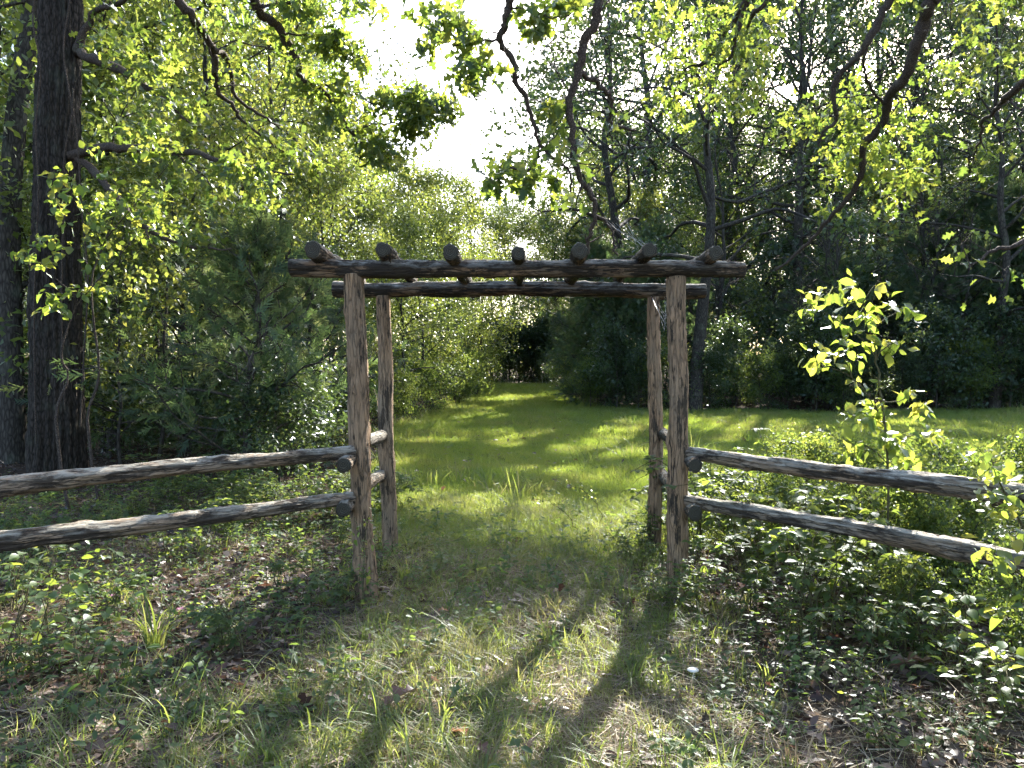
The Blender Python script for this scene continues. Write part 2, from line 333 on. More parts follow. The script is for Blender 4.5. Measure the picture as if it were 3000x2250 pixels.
# ------------------------------------------------------------------ logs
def log_mesh(length, r0, r1, seed, mats, bend=.02, seg=36, rough=1.0, knots=6, flat0=1.0):
    r = rs(seed); n = max(12, int(length / .028)); z = np.linspace(0, length, n); t = z / length
    th = np.arange(seg) / seg * 2 * np.pi; T, Zz = np.meshgrid(th, z)
    R = (r0 + (r1 - r0) * t)[:, None] * np.ones((1, seg))
    d = np.zeros_like(R)
    for k in range(9):                           # long fibrous ridges
        m = r.randint(3, 17); d += r.uniform(.004, .016) * np.sin(m * T + r.uniform(0, 6.3) + r.uniform(-1.2, 1.2) * np.sin(Zz * r.uniform(.6, 2.5) + r.uniform(0, 6)))
    for k in range(6):                           # lumps
        d += r.uniform(.008, .03) * np.sin(T * r.randint(1, 4) + r.uniform(0, 6.3)) * np.sin(Zz * r.uniform(2, 9) + r.uniform(0, 6.3))
    ph = r.uniform(0, 6.3, 8)
    d += .018 * np.sin(T * 11 + 2 * np.sin(Zz * 5 + ph[0])) * np.clip(np.sin(Zz * 3.3 + T * 2 + ph[1]) * 1.5, 0, 1)
    d += r.randn(*d.shape) * .010; fl = np.repeat(np.repeat(r.rand(n // 6 + 1, seg // 3 + 1), 6, 0)[:n], 3, 1)[:, :seg]; d += .05 * (fl > .62)      # flakes of bark standing proud
    for k in range(knots):
        a0 = r.uniform(0, 6.28); z0 = r.uniform(.08, .92) * length; da = np.angle(np.exp(1j * (T - a0))); q = (da * r0 / .028) ** 2 + ((Zz - z0) / .036) ** 2
        d += .17 * np.exp(-q) - .13 * np.exp(-q * 6)
    R = R * (1 + d * rough)
    bx = bend * length * np.sin(np.pi * t) * math.cos(ph[2]) + .006 * np.sin(t * 9 + ph[3]); by = bend * length * np.sin(np.pi * t) * math.sin(ph[2]) + .006 * np.sin(t * 8 + ph[4])
    v = np.stack([R * np.cos(T) + bx[:, None], R * np.sin(T) + by[:, None], Zz + np.zeros_like(R)], -1)
    i = np.arange(n - 1)[:, None] * seg; j = np.arange(seg)[None]; k = (j + 1) % seg
    a = Acc(); a.add(v.reshape(-1, 3), np.stack([i + j, i + k, i + seg + k, i + seg + j], -1).reshape(-1, 4)); side = (n - 1) * seg
    for e, sgn in ((0, -1), (n - 1, 1)):
        c = np.array([bx[e], by[e], z[e]]); ring = v[e]; inner = c + (ring - c) * .9 + np.array([0, 0, sgn * .006])
        mid = c + (ring - c) * .45 + np.array([0, 0, sgn * (.004 + .004 * r.rand())])
        vv = np.concatenate([ring, inner, mid, [c + [0, 0, sgn * .002]]]); jj = np.arange(seg); kk = (jj + 1) % seg
        q = [np.stack([jj + o, kk + o, kk + o + seg, jj + o + seg], -1) for o in (0, seg)]
        q = np.concatenate(q); q = q if sgn > 0 else q[:, ::-1]
        a.add(vv, q); a.add(vv[2 * seg:], np.stack([jj, kk, np.full(seg, seg)], -1) if sgn > 0 else np.stack([kk, jj, np.full(seg, seg)], -1))
    me = a.mesh('log', mats[0], True); me.materials.append(mats[1])
    mi = np.zeros(len(me.polygons), np.int32); mi[side + seg:side + 3 * seg] = 1; cnt = seg * 3
    mi[side + cnt + seg:] = 1
    me.polygons.foreach_set('material_index', mi); return me
def place_log(name, p0, p1, r0, r1, seed, m, parent, **kw):
    p0 = Vector(p0); p1 = Vector(p1); d = p1 - p0
    me = log_mesh(d.length, r0, r1, seed, (M[m], M['end']), **kw); me.name = name
    o = link(name, me, parent); q = d.to_track_quat('Z', 'Y'); o.rotation_mode = 'QUATERNION'; o.rotation_quaternion = q
    o.location = p0 - Vector(parent.location); return o
def strips(parent_log, length, r, n, seed, m):
    """loose fibrous bark strips clinging to a log (one child part)"""
    g = rs(seed); a = Acc()
    for i in range(n):
        z0 = g.uniform(.02, .95) * length; th = g.uniform(0, 6.28); L = g.uniform(.05, .22); w = g.uniform(.003, .009); k = 5
        s = np.linspace(0, 1, k); zz = z0 + s * L; lift = r * (1.0 + .02) + (s ** 2) * g.uniform(.0, .03)
        tt = th + s * g.uniform(-.2, .2)
        c = np.stack([lift * np.cos(tt), lift * np.sin(tt), zz], -1); sd = np.stack([-np.sin(tt), np.cos(tt), 0 * tt], -1) * (w * (1 - .7 * s))[:, None]
        v = np.concatenate([c - sd, c + sd]); f = np.stack([np.arange(k - 1), np.arange(1, k), np.arange(1, k) + k, np.arange(k - 1) + k], -1); a.add(v, f)
    o = link('bark_strip', a.mesh('bark_strip', M[m]), parent_log); o['kind'] = 'stuff'; return o

gate = thing('log_arbor', 'rustic gateway arbor of barked cedar logs with seven crossing rafters over the grassy path', 'arbor', (0.05, 6.0, 0))
zf = lambda x, y: float(gz(x, y))
def foot(u, v, D): p = P(u, v, D); return (p[0], p[1], zf(p[0], p[1]) - .12)
DF, DR = 5.29, 6.75
for nm, (ub, ut, vt, D, r0, r1, sd) in {'a': (1077, 1037, 806, DF, .072, .064, 1), 'b': (1991, 1986, 812, DF, .066, .062, 2), 'c': (1142, 1120, 868, DR, .068, .058, 3), 'd': (1919, 1916, 872, DR, .060, .052, 4)}.items():
    o = place_log('post', foot(ub, 1700, D), P(ut, vt, D), r0, r1, sd, 'post', gate, bend=.006, knots=12, rough=1.5)
    strips(o, 2.3, r0 * .98, 26, sd + 50, 'post')
def beam(u0, v0, u1, v1, D, r0, r1, sd):
    p0 = P(u0, v0, D); p1 = P(u1, v1, D); o = place_log('beam', p0, p1, r0, r1, sd, 'beam', gate, bend=.004, rough=1.9, knots=10)
    strips(o, np.linalg.norm(p1 - p0), r0 * .98, 60, sd + 70, 'beam'); return o
beam(852, 784, 2177, 787, DF, .058, .053, 11); beam(977, 848, 2065, 852, DR, .060, .060, 12)
for i, (u, v, x1, r) in enumerate([(915, 730, -1.36, .055), (1121, 734, -.89, .049), (1318, 737, -.41, .051), (1521, 743, .06, .045), (1698, 738, .52, .054), (1906, 736, .95, .047), (2100, 741, 1.42, .048)]):
    p0 = P(u, v, (5.0, 5.06, 4.98, 5.05, 5.02, 4.97, 5.01)[i]); p1 = np.array([x1, 6.9 + .04 * (i * 5 % 4), 2.395 + .01 * (i % 3)])
    o = place_log('rafter', p0, p1, r, r * .92, 30 + i, 'beam', gate, bend=.008, rough=1.7)
    strips(o, 1.9, r, 14, 80 + i, 'beam')
for i, (u, v, u1, v1, r) in enumerate([(1006, 1360, 1112, 1284, .050), (1008, 1492, 1114, 1402, .050), (2034, 1364, 1948, 1280, .048), (2038, 1502, 1950, 1402, .050)]):
    p0 = P(u, v, 5.06); p1 = P(u1, v1, 6.55); p1 = p0 + (p1 - p0) * 1.25
    place_log('cross_log', p0, p1, r, r * .95, 50 + i, 'beam', gate, rough=1.3)

def fence(side, rows, lab):
    sgn = 1 if side == 'r' else -1
    f = thing('rail_fence', lab, 'fence', (sgn * 1.2, 5.2, 0))
    ends = []
    for i, (u0, v0, D0, u1, v1, D1, r0, r1) in enumerate(rows):
        p0 = P(u0, v0, D0); p1 = P(u1, v1, D1); p1 = p0 + (p1 - p0) * 1.32
        o = place_log('rail', p0, p1, r0, r1, 60 + i + 5 * (sgn + 1), 'rail', f, bend=.004, rough=1.9, knots=12)
        strips(o, np.linalg.norm(p1 - p0), r0, 40, 90 + i, 'rail'); ends.append(p1)
    e = ends[0]; ex, ey = e[0] + .02 * sgn, e[1] + .16
    place_log('post', (ex, ey, zf(ex, ey) - .1), (ex, ey, 1.25), .062, .058, 77 + sgn, 'post', f)
    o = place_log('cross_log', (ex - .12 * sgn, ey - .3, ends[0][2] - .105), (ex - .12 * sgn, ey + .35, ends[0][2] - .105), .05, .05, 78 + sgn, 'beam', f)
    o = place_log('cross_log', (ex - .12 * sgn, ey - .3, ends[1][2] - .105), (ex - .12 * sgn, ey + .35, ends[1][2] - .105), .05, .05, 88 + sgn, 'beam', f)
fence('l', [(1030, 1322, 5.22, 0, 1428, 3.67, .041, .047), (1030, 1462, 5.22, 0, 1594, 3.67, .041, .047)], 'weathered log fence with two pale-topped rails meeting the arbor beside the small cedar')
fence('r', [(2020, 1330, 5.22, 3000, 1462, 3.5, .042, .049), (2018, 1466, 5.22, 3000, 1642, 3.5, .042, .050)], 'weathered log fence with two bark-patched rails behind the bramble thicket and bright sapling')
def ground_at(u, v):
    D = 5.0
    for _ in range(30):
        p = P(u, v, D); g = zf(p[0], p[1]); k = (p[2] - CAM_H) / D; D = max(.5, (g - CAM_H) / k)
    p = P(u, v, D); return np.array([p[0], p[1], zf(p[0], p[1])])

# where the low sun finds gaps in the crowns: leaves standing in those rays are simply not there
GAPS = [(.3, 3.8, 1.6, 1.1), (1.6, 2.9, 1.0, 1.4), (2.0, 2.0, 1.15, .95), (1.15, 2.2, 1.3, 1.0), (1.7, 5.8, .8, .8), (2.9, 5.3, .5, .5), (.1, 3.3, 1.2, .55), (-1.3, 2.9, .8, .5), (.9, 3.6, .5, .6), (-2.6, 3.9, .6, .3), (2.0, 2.0, 1.15, .95), (1.15, 2.2, 1.3, 1.0), (-2.3, 3.0, 1.3, .8), (.6, 4.2, 1.2, .8), (-.2, 3.2, .9, .5), (2.3, 5.4, 1.3, .8), (1.6, 3.3, .5, .4), (-1.9, 4.6, .5, .5), (-1.6, 3.6, .6, .35), (3.6, 6.6, 1.0, .7), (-3.2, 4.5, .7, .6), (-4.3, 21, 2.2, 3.0), (-5.0, 25, 1.5, 3.0), (-2.5, 5.6, 1.2, .8), (-3.4, 3.4, 1.0, .5), (-2.2, 7.2, 1.0, .7)]
for u, v, ru, rv in [(2150, 1238, 190, 34), (2420, 1262, 130, 14), (2880, 1262, 120, 22), (2740, 1300, 90, 14), (2330, 1300, 120, 16), (1370, 1222, 110, 10), (1420, 1275, 110, 12), (1190, 1250, 110, 16), (1240, 1300, 120, 10), (1470, 1310, 50, 12), (1520, 1385, 90, 16), (1340, 1490, 160, 30), (1880, 1250, 70, 14), (1730, 1305, 70, 10), (1850, 1335, 90, 14), (1560, 1160, 40, 5), (1480, 1195, 50, 5), (1800, 1420, 120, 25), (2600, 1330, 150, 18), (2050, 1345, 120, 20)]:
    a_ = ground_at(u, v); b_ = ground_at(u, v - rv); c_ = ground_at(u, v + rv); GAPS.append((a_[0], a_[1], 1.4 * ru / F * a_[1], .62 * (b_[1] - c_[1])))
GAPS = np.array(GAPS); _nz = rs(77).rand(64, 64)
def vnoise(x, y):
    i = np.floor(x).astype(int); j = np.floor(y).astype(int); fx = x - i; fy = y - j; fx = fx * fx * (3 - 2 * fx); fy = fy * fy * (3 - 2 * fy)
    g = lambda a, b: _nz[a % 64, b % 64]
    return (g(i, j) * (1 - fx) + g(i + 1, j) * fx) * (1 - fy) + (g(i, j + 1) * (1 - fx) + g(i + 1, j + 1) * fx) * fy
def open_sky(p, scattered=True, first=None):
    GP = GAPS[:first]
    """mask of points that stand in one of the sun gaps"""
    t = p[:, 2] / SUN[2]; qx = p[:, 0] - SUN[0] * t; qy = p[:, 1] - SUN[1] * t
    wob = 1 + .5 * (vnoise(qx * 2.7 + 9, qy * 2.7) - .5) + .4 * (vnoise(qx * 6 + 3, qy * 6) - .5)
    e = (((qx[:, None] - GP[None, :, 0]) / GP[None, :, 2]) ** 2 + ((qy[:, None] - GP[None, :, 1]) / GP[None, :, 3]) ** 2).min(1)
    nz = vnoise(qx * .9 + 20, qy * 1.15 + 7) * .7 + vnoise(qx * 2.4, qy * 2.8 + 3) * .3
    return (e < wob) | scattered & (nz > np.where(qy < 8, .45, np.where(qx < -3, .46, .50)))

# ------------------------------------------------------------------ near trees with traced limbs
class Skel:
    """branch skeleton that new twigs can latch on to"""
    def __init__(s, seed): s.r = rs(seed); s.wood = Acc(); s.nodes = []; s.tips = []
    def limb(s, pts, ra, rb, seg=8, m=5, jit=.012, nodes=True):
        pts = [np.array(q, float) for q in pts]
        if s.nodes:
            A = np.array([n[0] for n in s.nodes]); dd = ((A - pts[0]) ** 2).sum(1); k = int(np.argmin(dd))
            if dd[k] < .8: pts[0] = A[k]
        p = smooth_path(pts, m); p[1:-1] += s.r.randn(len(p) - 2, 3) * jit
        rad = np.linspace(ra, rb, len(p)) * (1 + .10 * s.r.randn(len(p)))
        tube(s.wood, p, np.maximum(rad, .002), seg)
        if nodes: s.nodes += [(q, rr) for q, rr in zip(p[2:], rad[2:])]
        if seg >= 8 and len(p) > 12:             # short dead spurs and side twigs
            for i in s.r.randint(3, len(p) - 1, len(p) // 4):
                d = nrm(s.r.randn(3) + nrm(p[i] - p[i - 1]) * .7); L = s.r.uniform(.06, .4); w = np.linspace(0, 1, 5)[:, None]
                q = p[i] + d * L * w + s.r.randn(5, 3) * .03 * L * np.arange(5)[:, None]; tube(s.wood, q, np.linspace(min(.009, rad[i] * .5), .002, 5), 4)
        return p
    def grow(s, targets, r_tip=.0025, seg=4, sag=.08):
        """join each target to the nearest node by a crooked twig"""
        for t in targets:
            A = np.array([n[0] for n in s.nodes]); R = np.array([n[1] for n in s.nodes])
            k = np.argmin(((A - t) ** 2).sum(1)); a = A[k]; L = np.linalg.norm(t - a) + 1e-6
            m = max(3, min(9, int(L / .10))); w = np.linspace(0, 1, m + 1)[:, None]
            p = a + (t - a) * w + s.r.randn(m + 1, 3) * L * .06 * np.sin(w * np.pi); p[:, 2] += sag * L * np.sin(w[:, 0] * np.pi)
            ra = min(R[k] * .7, .004 + L * .009); rad = np.linspace(ra, r_tip, m + 1)
            tube(s.wood, p, rad, seg); s.nodes += [(q, rr) for q, rr in zip(p[1:], rad[1:])]
            s.tips.append((t, nrm(p[-1] - p[-2])))

def px(lst, ox, oy, k, D0, D1):
    n = len(lst); return [P(ox + x * k, oy + y * k, D0 + (D1 - D0) * i / max(1, n - 1)) for i, (x, y) in enumerate(lst)]
K = 1000 / 2212.0
def twig_leaves(s, n_lo, n_hi, size, spread=.10, up=.6, droop=.7, nj=.55):
    """leaf frames round every twig tip"""
    pos = []; fr = []; sc = []
    for t, d in s.tips:
        n = s.r.randint(n_lo, n_hi + 1)
        p = t - d * s.r.uniform(0, spread * 2.2, (n, 1)) + s.r.randn(n, 3) * spread * .35
        dd = nrm(d + s.r.randn(n, 3) * .9); dd[:, 2] -= droop * s.r.rand(n)
        nn = s.r.randn(n, 3) * nj + [0, 0, up]
        pos.append(p); fr.append(frames(dd, nn)); sc.append(size * s.r.uniform(.55, 1.2, n))
    return np.concatenate(pos), np.concatenate(fr), np.concatenate(sc)
def leaf_objects(parent, tmpl, m, pos, fr, sc, seed, name='leaf', nvar=5):
    r = rs(seed); v, f = tmpl; ms = []
    for i in range(nvar):
        a = Acc(); vv = v.copy(); vv[:, 2] += .16 * np.sin(vv[:, 1] * (3 + i) + i) * np.abs(vv[:, 0]) * 3 + (.10 * i - .2) * vv[:, 1] ** 2; vv[:, 0] += .05 * (i - 2) * vv[:, 1] * (1 - vv[:, 1]) * 2; vv[:, 0] *= 1 + .12 * (i - 2) / 2
        a.add(vv, f, (i + .5) / nvar); ms.append(a.mesh(name, m, True))
    off = np.array(parent.location)
    for p, R, s in zip(pos, fr, sc):
        o = link(name, ms[r.randint(nvar)], parent); mt = np.eye(4); mt[:3, :3] = R * s; mt[:3, 3] = p - off; o.matrix_basis = Matrix(mt)
def finish_tree(root, s, tmpl, m, pos, fr, sc, seed, nparts=300, bark='twig', tmpl_part=None):
    if seed == 1: k = ~(open_sky(pos, False, 6) & (rs(seed).rand(len(pos)) < .97)); pos, fr, sc = pos[k], fr[k], sc[k]
    o = link('limb', s.wood.mesh('limb', M[bark], True, root.location), root)
    # those that show largest become single leaves
    vis = (pos[:, 1] > 2) & (np.abs(pos[:, 0] / pos[:, 1]) < .68) & (np.abs((pos[:, 2] - CAM_H) / pos[:, 1]) < .52)
    key = np.where(vis, sc / np.maximum(pos[:, 1], .1), 0); order = np.argsort(-key); big = order[:nparts]; big = big[key[big] > 0]; rest = np.setdiff1d(order, big)
    leaf_objects(root, tmpl_part or tmpl, m, pos[big], fr[big], sc[big], seed)
    a = Acc(); put(a, tmpl, pos[rest], fr[rest], sc[rest], rs(seed).rand(len(rest)))
    c = link('crown', a.mesh('crown', m, True, root.location), root); c['kind'] = 'stuff'

def ell(r, u, v, ru, rv, D0, D1, n):
    out = []
    for i in range(n):
        a = r.uniform(0, 6.28); q = math.sqrt(r.rand()); out.append(P(u + ru * q * math.cos(a), v + rv * q * math.sin(a), r.uniform(D0, D1)))
    return out

# --- the oak on the right, trunk beside the camera, limbs drooping over the gateway
def right_oak():
    root = thing('oak_tree', 'oak whose dark crooked limbs and lobed yellow-green leaves droop over the right log fence', 'tree', (10.6, 10.0, 0))
    s = Skel(5); tr = np.array([10.6, 10.0, 0])
    trunk = [tr + [0, 0, -.2], tr + [.02, 0, 1.2], tr + [-.05, .05, 3], tr + [-.15, .15, 5.2], tr + [-.1, .3, 7.5], tr + [.1, .3, 10]]
    ta = Acc(); tube(ta, smooth_path(trunk, 5), np.linspace(.30, .14, 26), 18); link('trunk', ta.mesh('trunk', M['bark'], True, root.location), root)
    hub = trunk[3]; hub2 = trunk[4]
    A = px([(1610, 0), (1560, 150), (1500, 330), (1455, 480), (1380, 570), (1330, 640), (1320, 740), (1250, 860), (1170, 950), (1165, 1090), (1110, 1230), (1020, 1340), (940, 1430), (860, 1520), (730, 1655), (600, 1755)], 2000, 0, K, 11.66, 15.16)
    s.limb([hub, hub + [-1.4, .4, .9], np.array([7.7, 11.0, 8.6])] + A[:1], .15, .104, 10)
    s.limb(A, .100, .024, 10, 5, .010)
    B = px([(1340, 0), (1250, 180), (1170, 320), (1090, 410), (1010, 480), (970, 600), (990, 700), (990, 780), (910, 860), (880, 950)], 2000, 0, K, 12.12, 13.18)
    s.limb([np.array([7.7, 11.0, 8.6])] + B[:1], .07, .056, 8)
    s.limb(B, .068, .018, 8)
    s.limb(px([(1310, 630), (1220, 570), (1175, 450), (1190, 340)], 2000, 0, K, 13.06, 11.86), .022, .018)
    s.limb(px([(1310, 645), (1240, 622), (1000, 630), (890, 580)], 2000, 0, K, 13.18, 12.75), .016, .008)
    s.limb(px([(1300, 810), (1380, 900), (1410, 990), (1430, 1080)], 2000, 0, K, 13.54, 12.96), .016, .007)
    s.limb(px([(1430, 560), (1465, 650), (1480, 740)], 2000, 0, K, 12.83, 11.86), .018, .010)
    s.limb(px([(1420, 570), (1400, 660), (1350, 740)], 2000, 0, K, 12.83, 12.29), .014, .012)
    s.limb(px([(1265, 640), (1262, 740), (1270, 800)], 2000, 0, K, 13.06, 12.63), .012, .010)
    Fp = px([(410, 0), (370, 90), (270, 230), (200, 340), (100, 420)], 2000, 0, K, 9.3, 10.3)
    s.limb([hub2, np.array([7.0, 9.8, 9.4]), np.array([4.4, 9.5, 7.6])] + Fp[:1], .11, .040, 8)
    s.limb(Fp, .046, .014)
    s.limb(px([(375, 80), (350, 220), (290, 390), (150, 420), (0, 470), (-60, 640)], 2000, 0, K, 9.3, 10.3), .030, .008)
    f2 = px([(560, 0), (460, 80), (420, 200), (380, 300)], 2000, 0, K, 9.3, 10.3); s.limb([np.array([4.4, 9.5, 7.6])] + f2, .036, .010)
    G = px([(2260, 500), (2100, 620), (2060, 680), (1950, 780), (1930, 900), (1880, 1030)], 2000, 0, K, 7.45, 9.07)
    s.limb([trunk[2], np.array([8.6, 8.6, 4.6])] + G[:1], .09, .042, 8); s.limb(G, .038, .008)
    s.limb(px([(2100, 615), (2170, 690), (2230, 760)], 2000, 0, K, 7.78, 7.45), .014, .006)
    g2 = [np.array([8.6, 8.6, 4.6]), np.array([5.6, 6.4, 3.3]), P(3030, 690, 6.2), P(2900, 740, 6.2), P(2840, 790, 6.2)]
    s.limb(g2, .035, .006)
    t1 = px([(1750, 0), (1700, 80), (1620, 180), (1560, 200)], 2000, 0, K, 12.60, 11.20); s.limb(t1, .010, .006)
    r = rs(51); T = []
    for u, v, ru, rv, D0, D1, n in [(1960, 90, 150, 90, 9.20, 10.60, 24), (2140, 200, 130, 120, 9.20, 10.60, 29), (2030, 330, 110, 60, 9.20, 10.60, 11), (2250, 60, 90, 60, 9.20, 10.60, 12), (2270, 330, 80, 90, 9.20, 10.60, 15),
            (2430, 240, 110, 110, 13.14, 15.04, 34), (2420, 380, 150, 90, 13.37, 15.50, 47), (2480, 470, 150, 70, 13.82, 15.74, 34), (2620, 420, 110, 100, 13.14, 15.04, 30), (2590, 220, 120, 120, 12.66, 14.57, 22),
            (2640, 540, 90, 60, 13.60, 15.28, 16), (2760, 330, 110, 90, 7.48, 9.80, 17), (2860, 60, 140, 90, 10.52, 14.11, 30), (2920, 260, 90, 120, 7.15, 9.47, 16), (2880, 430, 100, 70, 7.48, 9.63, 12), (2620, 60, 90, 80, 12.43, 13.63, 13),
            (2780, 190, 90, 60, 11.00, 13.63, 13), (2400, 620, 40, 40, 15.70, 16.20, 2),
            (2850, 700, 100, 45, 5.90, 6.50, 11), (2800, 790, 60, 60, 5.90, 6.50, 5), (2960, 780, 60, 80, 5.80, 6.50, 8)]:
        T += ell(r, u, v, ru, rv, D0, D1, n)
    # canopy above and beside the view
    for i in range(150):
        T.append(np.array([r.uniform(7.8, 13), r.uniform(7, 14.0), r.uniform(3.5, 11)]))
    T.sort(key=lambda t: min(((t - n[0]) ** 2).sum() for n in s.nodes[::4]))
    s.grow(T)
    pos, fr, sc = twig_leaves(s, 10, 17, .18, .28); sc = sc * np.where(pos[:, 1] < 11.2, .72, 1.0)
    finish_tree(root, s, OAK_S, M['oak'], pos, fr, sc, 1, 300, 'twig', OAK)
right_oak()

# --- the oak that hangs its limbs straight over the rafters (trunk behind the camera)
def middle_oak():
    root = thing('oak_tree', 'oak with two long bare twisting limbs hanging down onto the arbor rafters', 'tree', (6.4, 3.6, 0))
    s = Skel(6); b = np.array([6.4, 3.6, 0.])
    trunk = [b + [0, 0, -.2], b + [0, .05, 2], b + [-.1, .1, 4.5], b + [-.2, .4, 7.2], b + [-.1, .5, 10]]
    ta = Acc(); tube(ta, smooth_path(trunk, 5), np.linspace(.34, .14, 21), 18); link('trunk', ta.mesh('trunk', M['bark'], True, root.location), root)
    hub = trunk[3]; mid = np.array([3.2, 6.0, 7.7]); m2 = np.array([.9, 6.9, 6.6])
    s.limb([hub, hub + [-1.4, .9, .5], mid, m2], .15, .055, 10)
    H = px([(1095, -60), (1085, 40), (1060, 150), (1030, 260), (1110, 390), (1130, 530), (1200, 640), (1250, 830), (1290, 940), (1380, 1030), (1480, 1110), (1490, 1250)], 1000, 0, K, 7.03, 7.84)
    s.limb([m2, np.array([.2, 7.0, 5.9])] + H[:1], .055, .042); s.limb(H, .038, .010, 9, 6, .007)
    s.limb(px([(1290, 960), (1210, 1100), (1060, 1080), (960, 1100)], 1000, 0, K, 7.70, 7.55), .017, .006)
    s.limb(px([(1340, 1010), (1350, 1070), (1420, 1180)], 1000, 0, K, 7.70, 7.70), .008, .004)
    I = px([(1665, -40), (1650, 120), (1570, 280), (1540, 470), (1480, 650), (1500, 900), (1520, 1080), (1590, 1220), (1640, 1320), (1635, 1450), (1600, 1560), (1600, 1640)], 1000, 0, K, 7.25, 7.92)
    s.limb([m2, np.array([.75, 7.2, 5.9])] + I[:1], .058, .050); s.limb(I, .047, .018, 9, 6, .007)
    s.limb(px([(1640, 1380), (1750, 1480), (1760, 1570), (1790, 1655)], 1000, 0, K, 7.84, 7.84), .014, .010)
    s.limb(px([(1545, 495), (1680, 560), (1760, 650), (1750, 800), (1910, 845)], 1000, 0, K, 7.55, 7.99), .028, .012)
    s.limb(px([(1750, 800), (1745, 870), (1760, 900)], 1000, 0, K, 7.84, 7.99), .012, .006)
    s.limb(px([(1300, 20), (1400, 120), (1500, 70), (1560, 0)], 1000, 0, K, 7.25, 7.40), .008, .008)
    s.limb(px([(1030, 270), (800, 300), (700, 280), (560, 260)], 1000, 0, K, 7.10, 7.25), .010, .004)
    s.limb(px([(800, 300), (825, 430), (830, 580), (820, 700)], 1000, 0, K, 7.18, 7.18), .007, .003)
    s.limb(px([(1000, 0), (980, 60), (950, 130)], 1000, 0, K, 7.10, 7.10), .005, .003)
    s.limb(px([(1060, 1080), (1000, 990), (920, 920), (860, 840)], 1000, 0, K, 7.55, 7.55), .004, .002)
    r = rs(61); T = []
    for u, v, ru, rv, D0, D1, n in [(1320, 90, 70, 55, 6.71, 7.50, 15), (1400, 150, 55, 60, 6.71, 7.50, 12), (1360, 200, 50, 40, 6.86, 7.35, 7), (1565, 70, 40, 40, 6.86, 7.50, 7), (1570, 130, 30, 40, 7.00, 7.35, 2), (1250, 140, 30, 40, 7.00, 7.35, 5),
            (1480, 490, 50, 40, 7.30, 7.94, 8), (1600, 340, 35, 50, 7.30, 7.80, 8), (1560, 530, 70, 50, 7.30, 7.94, 12), (1640, 430, 25, 50, 7.30, 7.80, 5), (1460, 540, 40, 40, 7.30, 7.80, 7), (1780, 350, 40, 40, 7.60, 8.09, 3), (1640, 570, 40, 30, 7.45, 7.94, 5), (1420, 240, 40, 50, 6.86, 7.35, 5),
            (1270, 10, 120, 20, 6.86, 7.50, 7), (1620, 10, 120, 30, 7.00, 7.65, 12)]:
        T += ell(r, u, v, ru, rv, D0, D1, n)
    for i in range(110): T.append(np.array([r.uniform(2, 8.5), r.uniform(0, 6.5), r.uniform(6.0, 10)]))
    T.sort(key=lambda t: min(((t - n[0]) ** 2).sum() for n in s.nodes[::4])); s.grow(T)
    pos, fr, sc = twig_leaves(s, 4, 7, .165, .12)
    finish_tree(root, s, OAK_S, M['oak'], pos, fr, sc, 2, 300, 'twig', OAK)
middle_oak()

# --- big furrowed trunk on the left
def trunk_mesh(pts, r0, r1, seg, rings, seed, amp=.05, flare=.35):
    r = rs(seed); p = smooth_path(pts, rings // (len(pts) - 1)); n = len(p); t = np.linspace(0, 1, n)
    tan = nrm(np.gradient(p, axis=0)); a = nrm(np.cross(tan, [0., 1, 0])); b = np.cross(tan, a)
    th = np.arange(seg) / seg * 2 * np.pi; T, Q = np.meshgrid(th, t); R = (r0 + (r1 - r0) * t)[:, None] * (1 + flare * np.exp(-t * 16))[:, None] * np.ones((1, seg)); d = np.zeros_like(R)
    for k in range(10):
        m = r.randint(16, 34); d += amp * .32 * np.sin(m * T + r.uniform(0, 6) + 1.6 * np.sin(Q * r.uniform(14, 50) + r.uniform(0, 6)))
    d += amp * .6 * np.sin(5 * T + r.uniform(0, 6)) * np.exp(-Q * 8) + amp * .4 * np.sin(2 * T + Q * 9) + r.randn(*d.shape) * amp * .3
    R = R * (1 + d); v = p[:, None] + R[..., None] * (np.cos(T)[..., None] * a[:, None] + np.sin(T)[..., None] * b[:, None])
    i = np.arange(n - 1)[:, None] * seg; j = np.arange(seg)[None]; k = (j + 1) % seg
    A = Acc(); A.add(v.reshape(-1, 3), np.stack([i + j, i + k, i + seg + k, i + seg + j], -1).reshape(-1, 4)); return A
